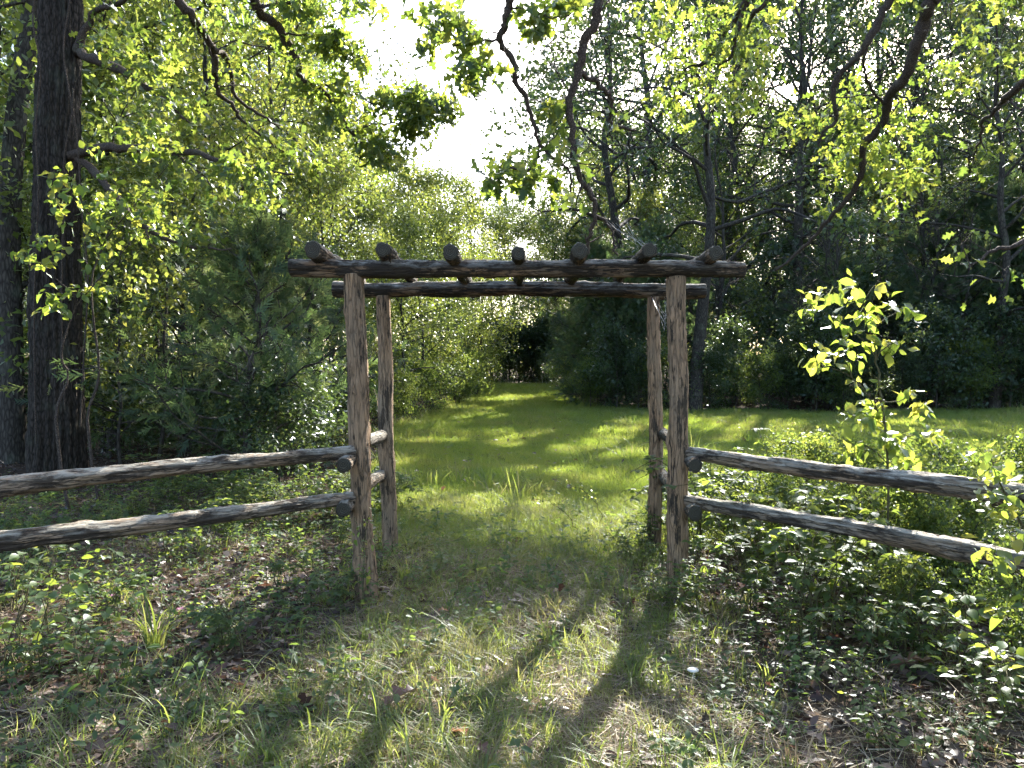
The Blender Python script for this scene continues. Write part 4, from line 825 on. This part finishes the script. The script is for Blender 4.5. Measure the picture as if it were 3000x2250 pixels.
r = rs(500)
def lawn_grass():
    P_ = []; S_ = []
    for n, y0, y1, s in ((11000, 6, 11, .9), (13000, 11, 17, 1.05), (11000, 17, 27, 1.4), (4500, 27, 57, 2.0)):
        sidef = .74 if y0 < 27 else .12
        p = scatter(r, n, y0, y1, lambda x, y: lawn_mask(x, y), sidef, 1.2); P_.append(p); S_.append(s * r.uniform(.7, 1.25, len(p)) * (.8 + .4 * patch(p[:, 0], p[:, 1], .5)))
    P_ = np.concatenate(P_); S_ = np.concatenate(S_)
    instancer('lawn_grass', P_, rots(r, len(P_)), S_, [tuft(600 + i, 22, .13, .05, .12, .007, .5, M['grass'], 2, .12) for i in range(5)], 'mown green grass of the clearing beyond the arbor')
lawn_grass()
def wild_w(x, y):
    return np.clip(.75 * np.clip((3.9 - y + .3 * np.sin(x * 3)) / .5, 0, 1) * np.clip((1.2 - x) / .5, 0, 1) * patch(x, y, 1.1, 5) + path_mask(x, y) * (.25 + .85 * patch(x, y, 1.3) ** 1.5) + .10 * patch(x, y, .9, 2) + .5 * lawn_mask(x, y), 0, 1) * np.clip((10 - y) / 2, 0, 1)
p = scatter(r, 3500, 2.3, 10, wild_w)
instancer('wild_grass', p, rots(r, len(p)), r.uniform(.4, .85, len(p)) * (1 + .6 * (r.rand(len(p)) > .9)), [tuft(620 + i, 26, .09, .07, .24, .0055, .9, M['wildgrass'], 4, .32) for i in range(6)], 'uneven tufts of unmown grass along the path through the arbor')
p = np.concatenate([scatter(r, 1500, 8, 27, lambda x, y: ((lawn_mask(x, y) > .02) & (lawn_mask(x, y) < .75)) * (y > 8.5) * 1.0), scatter(r, 500, 27, 57, lambda x, y: ((lawn_mask(x, y) > .02) & (lawn_mask(x, y) < .75)) * 1.0, .12), scatter(r, 500, 9, 27, lambda x, y: lawn_mask(x, y) * (patch(x, y, .6, 2) > .72))])
instancer('rough_grass', p, rots(r, len(p)), r.uniform(.9, 2.2, len(p)), [tuft(680 + i, 26, .12, .08, .26, .007, .9, M['wildgrass'], 3, .3) for i in range(4)], 'ragged unmown grass fringing the mown lawn')
p = scatter(r, 9000, 2.3, 9.5, lambda x, y: np.clip(path_mask(x, y) * .9 + .12, 0, 1))
instancer('path_grass', p, rots(r, len(p), .2), r.uniform(.5, 1.2, len(p)), [tuft(640 + i, 12, .10, .03, .10, .004, .9, M['wildgrass'], 2, .5) for i in range(5)], 'short thin yellowish grass trodden along the path')
# dry stems lying in the grass
def straw_mesh():
    a = Acc(); p = scatter(r, 38000, 2.3, 9.5, lambda x, y: np.clip(.08 + path_mask(x, y) * (.25 + patch(x, y, 1.1, 1)) * 1.1 + .5 * (y < 3.6), 0, 1)); n = len(p)
    az = r.uniform(0, 6.28, n); d = np.stack([np.cos(az), np.sin(az), r.uniform(-.03, .38, n)], -1); p[:, 2] += r.uniform(.004, .03, n)
    put(a, TRI_BLADE, p, frames(d, r.randn(n, 3) * .5 + [0, 0, 1]), np.stack([r.uniform(.003, .006, n), r.uniform(.06, .26, n), np.ones(n)], -1), r.rand(n))
    o = link('dry_straw', a.mesh('dry_straw', M['straw'])); o['kind'] = 'stuff'; o['label'] = 'dry tan grass stems lying over the path and its edges'
straw_mesh()
def litter_mesh():
    a = Acc()
    for tm, n, y0, y1, s0, s1 in ((OAK_S, 3600, 2.3, 5.6, .05, .12), (OVATE_S, 6500, 2.3, 7, .03, .075), (QUAD, 9000, 5, 16, .05, .11)):
        p = scatter(r, n, y0, y1, lambda x, y: np.clip(1.05 - path_mask(x, y) * .75, 0, 1) * np.clip(1 - lawn_mask(x, y) * 1.2, 0, 1) * (.35 + .65 * patch(x, y, .8, 3))); n = len(p); p[:, 2] += r.uniform(.004, .035, n)
        d = r.randn(n, 3) * [1, 1, .18]; put(a, tm, p, frames(d, r.randn(n, 3) * .38 + [0, 0, 1]), r.uniform(s0, s1, n), r.rand(n) ** 1.3)
    o = link('leaf_litter', a.mesh('leaf_litter', M['litter'])); o['kind'] = 'stuff'; o['label'] = 'brown fallen leaves covering the shaded ground beside the path'
litter_mesh()
# weeds and stray leaves in the near lawn
p = scatter(r, 700, 7, 17, lambda x, y: lawn_mask(x, y) * np.clip(1.4 - y / 14, .15, 1) * patch(x, y, .8, 6))
instancer('lawn_weeds', p, rots(r, len(p), .3), r.uniform(.6, 1.3, len(p)), [sprig(690 + i, .08, 9, .04, M['weed']) for i in range(4)], 'low weeds dotted through the near lawn')
def stray():
    a = Acc(); p = scatter(r, 420, 6.5, 22, lambda x, y: lawn_mask(x, y)); n = len(p); p[:, 2] += .06; put(a, OAK_S, p, frames(r.randn(n, 3) * [1, 1, .3], r.randn(n, 3) * .5 + [0, 0, 1]), r.uniform(.07, .13, n), r.uniform(.3, 1, n))
    o = link('lawn_leaf_litter', a.mesh('lawn_leaf_litter', M['litter'])); o['kind'] = 'stuff'; o['label'] = 'stray brown leaves scattered on the lawn'
    a = Acc(); p = scatter(r, 520, 2.4, 8, lambda x, y: .35 + .65 * (1 - path_mask(x, y)))
    for q in p:
        az = r.uniform(0, 6.28); L = r.uniform(.08, .38); d = np.array([math.cos(az), math.sin(az), r.uniform(-.02, .12)]); w = np.linspace(0, 1, 4)[:, None]; tube(a, q + [0, 0, .015] + d * L * w + r.randn(4, 3) * .01, np.linspace(.0035, .0015, 4), 4, cap=False)
    o = link('twig_litter', a.mesh('twig_litter', M['twig'])); o['kind'] = 'stuff'; o['label'] = 'small dead twigs strewn over the litter and path'
stray()
# small weeds
p = scatter(r, 3200, 2.4, 11, lambda x, y: np.clip((.25 + .75 * patch(x, y, .9, 4)) * (1 - .75 * path_mask(x, y) * np.clip((6 - y) / 1.5, 0, 1)), 0, 1) * np.clip(1 - lawn_mask(x, y) * np.clip((y - 8) / 1, 0, 1), 0, 1) * np.clip((y - 1.6) / 2.2, .25, 1))
instancer('ground_weeds', p, rots(r, len(p), .25), r.uniform(.6, 1.4, len(p)), [sprig(660 + i, .10 + .03 * (i % 4), 11, .036 + .006 * (i % 3), M['weed']) for i in range(8)], 'low leafy weeds carpeting the ground round the gate posts')

# ------------------------------------------------------------------ bramble plants, one by one
def bramble(seed, h, stems, size, per, m=None, tri=True):
    r = rs(seed); w = Acc(); a = Acc()
    for i in range(stems):
        az = r.uniform(0, 6.28); out = h * r.uniform(.3, .9); d = np.array([math.cos(az), math.sin(az), 0]); b = np.array([r.randn() * .05, r.randn() * .05, -.03])
        hh = h * r.uniform(.55, 1.05); pts = smooth_path([b, b + d * out * .25 + [0, 0, hh * .6], b + d * out * .65 + [0, 0, hh], b + d * out * 1.2 + [0, 0, hh * r.uniform(.75, 1.05)]], 5) + np.concatenate([np.zeros((1, 3)), r.randn(15, 3) * .008])
        tube(w, pts, np.linspace(.0045, .0015, len(pts)), 4)
        n = per; t = r.uniform(.2, 1, n); k = (t * (len(pts) - 1)).astype(int); sd = r.randn(n, 3) * .8 + d * .4; sd[:, 2] = r.uniform(-.3, .4, n); sd = nrm(sd); base = pts[k] + sd * size * .5
        for j in range(n): tube(w, [pts[k[j]], base[j]], .001, 3, cap=False)
        for ang in ((0, 1.15, -1.15) if tri else (0,)):
            c, s_ = math.cos(ang), math.sin(ang); dd = np.stack([sd[:, 0] * c - sd[:, 1] * s_, sd[:, 0] * s_ + sd[:, 1] * c, sd[:, 2]], -1)
            put(a, OVATE if size > .06 else OVATE_S, base, frames(dd, r.randn(n, 3) * .35 + [0, 0, 1]), size * r.uniform(.7, 1.15, n), np.clip(r.rand() * .5 + r.rand(n) * .5, 0, 1))
    return w.mesh('stem', M['stem'], True), a.mesh('foliage', m or M['shrub'], True)
for i in range(5): V['bramble%d' % i] = bramble(700 + i, .62 + .08 * (i % 3), 9, .058 + .006 * (i % 2), 15)
for i in range(4): V['lowweed%d' % i] = bramble(720 + i, .30 + .06 * (i % 3), 7, .05, 9, M['weed'], i % 2 == 0)
for i in range(3): V['bigweed%d' % i] = bramble(740 + i, .5, 5, .085, 9, M['brightleaf'], False)
def plant(kind, var, x, y, sc, label, group, name='bramble_plant', cat='plant', rot=None):
    return tree(kind, var, x, y, sc, label, cat, group, rot, name, 1.0, ('stem', 'foliage'))
r = rs(800); k = 0
while k < 46:                                     # thicket round the right rails
    x = r.uniform(1.25, 4.6); y = r.uniform(3.1, 8.2)
    if x < 1.0 + (y < 4.6) * (4.9 - y) * .55 or abs(x / y) > .80 or (x < 1.5 and y < 5.0): continue
    front = y < 5.3 - (x - 1.15) * 1.5
    plant(('bramble', 'bramble', 'bigweed', 'lowweed')[k % 4], k % 3, x, y, r.uniform(.55, .95) if front else r.uniform(.85, 1.35), 'bramble in front of the right log fence rails' if front else 'sunlit bramble growing behind the right log fence rails', 'brambles in front of the right rails' if front else 'brambles behind the right rails'); k += 1
for i in range(15):
    x = r.uniform(2.0, 5.2); y = r.uniform(4.9, 7.8)
    if abs(x / y) < .80 and x > 1.9 + (y - 5) * .2: tree('bush', i % 4, x, y, r.uniform(.22, .36), 'waist-high tangled shrub rising over the right rails by the bright sapling', 'shrub', 'tangled shrubs over the right rails')
for i, (x, y, sc_) in enumerate([(2.75, 4.15, .24), (2.3, 4.45, .17), (2.75, 3.6, .17)]):
    tree('bush', i % 4, x, y, sc_, 'low leafy shrub in the shade before the right rails', 'shrub', 'leafy shrubs before the right rails')
for k in range(40):
    x = r.uniform(-4.6, -1.15); y = r.uniform(3.6, 9.0)
    if abs(x / y) > .80: continue
    plant('bramble' if y > 6.2 else 'lowweed', k % 4, x, y, r.uniform(.6, .95), 'leafy weed clump growing behind the left log fence' if y > 5.9 + (x + 1) * .9 else 'low weed clump in front of the left log fence', 'weed clumps behind the left fence' if y > 5.9 + (x + 1) * .9 else 'weed clumps before the left fence', 'weed_clump')
for i, (u, v, s) in enumerate([(60, 1980, .95), (150, 1900, .9), (260, 2010, .7), (40, 1800, 1.0), (180, 1720, .9), (320, 1850, .7)]):
    g = ground_at(u, v); plant('bigweed', i % 3, g[0], g[1], s, 'bright broad-leaved weed on the leaf litter below the left rails', 'broad-leaved weeds below the left rails', 'leafy_weed')
for i, (u, v, s) in enumerate([(2480, 2060, .55), (2780, 1960, .9), (2900, 2120, .8), (2640, 1900, .8), (2950, 1850, 1.0), (2300, 1900, .5), (2560, 2200, .4), (2700, 2230, .45)]):
    g = ground_at(u, v); plant('bigweed', i % 3, g[0], g[1], s, 'broad-leaved weed in the dark litter before the right bramble thicket', 'broad-leaved weeds before the right thicket', 'leafy_weed')
for i, (u, v, s) in enumerate([(1010, 1770, .9), (930, 1720, .9), (820, 1740, .8), (1120, 1690, .8), (1160, 1500, .8), (1180, 1440, .8)]):
    g = ground_at(u, v); plant('lowweed', i % 4, g[0], g[1], s, 'green weed crowding the foot of the left gate posts', 'weeds at the left gate posts', 'leafy_weed')
for i, (u, v, s) in enumerate([(1960, 1800, .9), (2040, 1790, .8), (1870, 1690, .8), (1880, 1620, .9), (1830, 1640, .7), (2000, 1700, .8)]):
    g = ground_at(u, v); plant('bramble', i % 4, g[0], g[1], s * .6, 'sunlit weed at the foot of the right gate posts', 'weeds at the right gate posts', 'leafy_weed')

# ------------------------------------------------------------------ saplings with single leaves
def sapling(name, label, base, stems, clusters, leaf, m, seed, nleaf, rstem=.010):
    root = thing(name, label, 'sapling', tuple(base)); s = Skel(seed)
    s.limb([base - [0, 0, .05]] + stems[0], rstem, .003, 6, 4, .004)
    for st in stems[1:]: s.limb(st, rstem * .5, .002, 5, 4, .003)
    T = []
    for c in clusters: T += ell(s.r, *c)
    T.sort(key=lambda t: min(((t - n[0]) ** 2).sum() for n in s.nodes)); s.grow(T, .0012, 4, .02)
    pos, fr, sc = twig_leaves(s, nleaf, nleaf + 1, leaf, .06, 1.0, .5, .42)
    link('stem', s.wood.mesh('stem', M['twig' if rstem > .015 else 'stem'], True, base), root); leaf_objects(root, OVATE, m, pos[:300], fr[:300], sc[:300], seed)
    if len(pos) > 300: a = Acc(); put(a, OVATE, pos[300:] - base, fr[300:], sc[300:], s.r.rand(len(pos) - 300)); link('foliage', a.mesh('foliage', m, True), root)['kind'] = 'stuff'
    return root
D = 4.8; q = lambda lst: px(lst, 2000, 750, K, D, D)
b = np.array(P(2605, 1600, D)); b[2] = zf(b[0], b[1])
sapling('young_tree', 'slender sapling with bright backlit oval leaves standing behind the right rails', b,
        [q([(1335, 1500), (1310, 1100), (1290, 950), (1275, 800), (1250, 650), (1210, 480), (1180, 300), (1270, 160)]), q([(1305, 1100), (1210, 920), (1100, 790), (930, 710)]), q([(1095, 790), (1070, 690), (1000, 600)]), q([(1250, 650), (1160, 540), (1080, 470), (950, 380)]), q([(1290, 960), (1400, 940), (1480, 900)]), q([(1250, 680), (1300, 600), (1400, 560)]), q([(1320, 1250), (1480, 1160), (1650, 1150)]), q([(1330, 1350), (1180, 1220), (1060, 1250)]), q([(1210, 500), (1300, 420), (1420, 340)])],
        [(2000 + K * x, 750 + K * y, K * a, K * c, D - .22, D + .22, n) for x, y, a, c, n in [(860, 340, 60, 40, 3), (960, 230, 70, 50, 4), (1080, 200, 70, 60, 3), (1160, 310, 60, 50, 4), (1270, 140, 40, 50, 2), (1060, 360, 90, 40, 3), (1200, 390, 90, 40, 4), (1370, 330, 60, 60, 4), (1480, 380, 80, 30, 2), (1020, 520, 50, 40, 2), (860, 580, 50, 40, 2), (1000, 620, 90, 40, 4), (860, 690, 60, 40, 3), (1120, 640, 60, 40, 2), (1210, 600, 50, 40, 2), (1330, 560, 80, 50, 4), (1420, 630, 50, 30, 2), (1090, 850, 50, 30, 2), (1260, 790, 30, 30, 1), (1200, 960, 60, 40, 3), (1040, 1040, 80, 50, 4), (1160, 1090, 90, 50, 5), (1300, 1030, 60, 40, 3), (1450, 890, 70, 40, 3), (1530, 990, 100, 40, 4), (1080, 1290, 80, 50, 4), (1250, 1200, 120, 60, 6), (1450, 1200, 110, 60, 5), (1620, 1190, 90, 40, 4), (1400, 1330, 150, 50, 5)]], .092, M['brightleaf'], 31, 3)
b = np.array([2.62, 3.55, 0]); b[2] = zf(b[0], b[1])
sapling('young_tree', 'sapling with large pale glinting leaves poking over the right rails', b,
        [[b + [-.05, 0, .5], P(2960, 1480, 3.5), P(2900, 1330, 3.5)], [P(2960, 1480, 3.5), P(2900, 1480, 3.4), P(2860, 1430, 3.4)], [b + [-.05, 0, .4], P(2950, 1650, 3.3), P(2890, 1620, 3.2)]],
        [(2890, 1340, 60, 30, 3.3, 3.6, 4), (2950, 1400, 60, 40, 3.3, 3.6, 5), (2900, 1440, 50, 30, 3.3, 3.5, 3), (2970, 1460, 50, 40, 3.2, 3.5, 4), (2930, 1630, 60, 30, 3.1, 3.3, 4), (2980, 1560, 50, 60, 3.2, 3.5, 4), (2940, 1760, 60, 60, 3.1, 3.4, 4)], .07, M['brightleaf'], 32, 3)
b = np.array(P(1062, 1700, 5.05)); b[2] = zf(b[0], b[1])
sapling('young_tree', 'thin leafy shoot climbing in front of the left front gate post', b, [[P(1066, 1650, 5.1), P(1070, 1570, 5.12), P(1082, 1510, 5.12)], [P(1068, 1600, 5.1), P(1045, 1540, 5.1), P(1038, 1515, 5.1)]],
        [(1062, 1690, 25, 25, 5.0, 5.14, 5), (1068, 1630, 25, 30, 5.0, 5.14, 5), (1062, 1560, 30, 30, 5.0, 5.14, 4), (1080, 1515, 15, 10, 5.05, 5.14, 2)], .042, M['brightleaf'], 33, 2, .004)
for i, (u, v, D_, h, lab) in enumerate([(330, 560, 9.4, .15, 'understory tree with layered bright yellow-green leaves before the thick dark trunk'), (240, 760, 9.0, .15, 'understory tree with drooping pale leaves low against the thick dark trunk')]):
    b = np.array(P(u - 40, 1400, D_)); b[2] = zf(b[0], b[1]); rr = rs(850 + i)
    sapling('young_tree', lab, b, [[P(u - 75, 1230, D_), P(u - 40, 1100, D_ + .1), P(u - 62, v + 280, D_), P(u - 20, v + 140, D_), P(u + 14, v + 40, D_), P(u, v - 60, D_)], [P(u - 30, v + 150, D_), P(u + 100, v, D_), P(u + 200, v - 120, D_)], [P(u - 30, v + 120, D_), P(u - 120, v + 20, D_)]],
            [(u + 60, v - 150, 150, 50, D_ - .5, D_ + .5, 22), (u - 60, v - 20, 160, 60, D_ - .5, D_ + .5, 24), (u + 20, v + 110, 180, 60, D_ - .4, D_ + .5, 24)], .12, M['brightleaf'], 40 + i, 4, .02)

# ------------------------------------------------------------------ single things on the ground
def grass_clump(u, v, n, h0, h1, w, lean, seed, lab, m='wildgrass'):
    g = ground_at(u, v); r_ = rs(seed); root = thing('grass_clump', lab, 'grass', tuple(g))
    for i in range(n):
        a = Acc(); an = r_.uniform(0, 6.28); blade(a, r_, np.array([math.cos(an), math.sin(an), 0]) * r_.uniform(0, .07), an + r_.randn() * .5, r_.uniform(h0, h1), w * r_.uniform(.7, 1.2), lean * r_.uniform(.3, 1.3), r_.rand() * .8, 8)
        link('blade', a.mesh('blade', M[m], True), root)
grass_clump(455, 1900, 34, .25, .55, .010, 1.3, 901, 'long arching wild grass clump on the litter below the left rails')
grass_clump(780, 2240, 26, .10, .24, .007, 1.0, 902, 'bright green grass clump at the near end of the path')
grass_clump(1190, 1700, 30, .18, .40, .008, 1.5, 903, 'shaded blue-green grass clump spilling from the left gate posts')
grass_clump(1850, 1990, 30, .12, .26, .006, 1.2, 904, 'dark grass clump in the shadow of the right front post')
grass_clump(2260, 1990, 10, .12, .22, .007, .8, 905, 'sparse upright grass blades in the dark litter before the thicket')
grass_clump(2330, 2235, 14, .09, .16, .006, .4, 906, 'stubby dry tan stalks standing in the near dark litter', 'straw')
def fallen(u, v, s, m, lab, az, tm=OAK):
    g = ground_at(u, v); a = Acc(); vv = tm[0].copy(); vv[:, 2] += .35 * np.abs(vv[:, 0]) + .1 * np.sin(vv[:, 1] * 5); a.add(vv * s, tm[1], .5)
    o = link('fallen_leaf', a.mesh('fallen_leaf', M[m], True), None, (g[0], g[1], g[2] + .035)); o.rotation_euler = (.25, .15, az); tag(o, lab, 'leaf')
fallen(1370, 2190, .11, 'rustleaf', 'orange fallen leaf lying on the near path', .8)
fallen(1235, 2060, .20, 'brownleaf', 'large curled brown fallen leaf in the shaded path grass', 2.2)
fallen(1390, 2215, .09, 'brownleaf', 'small brown fallen leaf right beside the orange fallen leaf', 4.0)
fallen(2760, 1990, .24, 'brownleaf', 'big dried brown leaf caught among weeds before the right thicket', 1.2)
fallen(2170, 1725, .10, 'rustleaf', 'rusty red leaf among the sunlit brambles by the right front post', 3.0)
fallen(1280, 1810, .08, 'rustleaf', 'rust-brown fallen leaf on bare soil between the gate posts', 5.1)
fallen(90, 2010, .12, 'brownleaf', 'brown fallen leaf on the sunlit litter below the left rails', 2.9)
fallen(780, 1545, .07, 'rustleaf', 'orange leaf in the grass behind the left lower rail', .3)
def flower(u, v, lab):
    g = ground_at(u, v + 40); root = thing('wild_flower', lab, 'flower', tuple(g)); r_ = rs(int(u)); h = .12
    a = Acc(); tube(a, [[0, 0, -.02], [.01, 0, h * .5], [0, .01, h]], .0015, 4); link('stem', a.mesh('stem', M['stem']), root)
    for i in range(7):
        a = Acc(); d = np.array([[math.cos(i * .9), math.sin(i * .9), .5]]); put(a, OVATE_S, np.array([[0, .01, h]]), frames(d, np.array([[0, 0, 1.]])), np.array([.035]), np.array([r_.rand()])); link('petal', a.mesh('petal', M['petal'], True), root)
flower(530, 1805, 'pink wild flower low beside the long arching grass clump'); flower(332, 1762, 'small lilac-pink wild flower among weeds under the left rail')
def mushroom(u, v):
    g = ground_at(u, v); root = thing('mushroom', 'small white flat-capped mushroom in the litter right of the path', 'mushroom', tuple(g))
    m_, nt, out = mat('mushroom_flesh'); bs = N(nt, 'ShaderNodeBsdfPrincipled'); bs.inputs['Base Color'].default_value = (.68, .64, .58, 1); bs.inputs['Roughness'].default_value = .6; nt.links.new(bs.outputs[0], out.inputs[0])
    a = Acc(); tube(a, [[0, 0, -.01], [.002, 0, .03], [0, 0, .06]], [.006, .005, .006], 8); link('stalk', a.mesh('stalk', m_, True), root)
    a = Acc(); tube(a, [[0, 0, .052], [0, 0, .056], [0, 0, .061], [0, 0, .066], [0, 0, .068]], [.026, .03, .028, .018, .006], 14); link('cap', a.mesh('cap', m_, True), root)
mushroom(2030, 1995)
def goldenrod(u, v, lab, sd):
    g = ground_at(u, v); root = thing('goldenrod', lab, 'plant', tuple(g)); s = Skel(sd); top = g + np.array([-.18, -.05, .38])
    s.limb([g - [0, 0, .03], g + [-.02, 0, .2], top, top + [-.22, 0, .06]], .004, .0015, 5)
    T = [n[0] + s.r.randn(3) * [.05, .04, .02] + [0, 0, .02] for n in s.nodes[4:] for _ in range(3)]; s.grow(T, .0008, 3)
    pos, fr, sc = twig_leaves(s, 2, 3, .03, .02, .8, .2); link('stem', s.wood.mesh('stem', M['stem'], True, g), root); a = Acc(); put(a, OVATE_S, pos - g, fr, sc, s.r.rand(len(pos))); link('foliage', a.mesh('foliage', M['brightleaf']), root)
goldenrod(1760, 1545, 'arching feathery goldenrod stem in the grass before the right rear post', 44); goldenrod(1690, 1600, 'second feathery goldenrod stem leaning left of the arching one', 45)
# cobwebs
def cobweb(lab, ends, sd, n):
    r_ = rs(sd); root = thing('cobweb', lab, 'cobweb', tuple(ends[0])); a = Acc(); A_, B_ = np.array(ends[0]), np.array(ends[1])
    for i in range(n):
        p0 = A_ + r_.randn(3) * [.05, .05, .03]; p1 = B_ + r_.randn(3) * .02; w = np.linspace(0, 1, 7)[:, None]; p = p0 + (p1 - p0) * w; p[:, 2] -= .03 * np.sin(w[:, 0] * np.pi) * r_.rand(); tube(a, p - A_, .0006, 3)
    o = link('thread', a.mesh('thread', M['web']), root); o['kind'] = 'stuff'
cobweb('pale spider threads strung from the hanging limb to a rafter end', [P(1800, 640, 5.3), P(1890, 725, 5.1)], 1, 9)
cobweb('wispy cobweb between the two right gate posts under the beam', [P(1935, 870, 6.7), P(1960, 950, 5.4)], 2, 12)
# fallen sticks on the litter
for i, (u0, v0, u1, v1, lab) in enumerate([(2480, 2040, 2380, 1975, 'forked pale dead twig on the dark litter before the thicket'), (1130, 1940, 1290, 1900, 'long thin dead twig lying across the shaded path grass'), (2900, 2140, 2940, 1950, 'thick dead stick propped in the weeds before the right thicket'), (620, 1990, 700, 2060, 'short dead twig on the litter left of the path')]):
    a = Acc(); r_ = rs(70 + i); p0 = ground_at(u0, v0) + [0, 0, .02]; p1 = ground_at(u1, v1) + [0, 0, .05 + .02 * i]; w = np.linspace(0, 1, 8)[:, None]; p = p0 + (p1 - p0) * w + r_.randn(8, 3) * .012; tube(a, p, np.linspace(.008, .003, 8), 6); tube(a, [p[4], p[4] + (p[7] - p[4]) * .6 + [.06, .02, .03]], [.004, .002], 5)
    o = link('dead_twig', a.mesh('dead_twig', M['twig'], True, p0), None, tuple(p0)); tag(o, lab, 'twig')
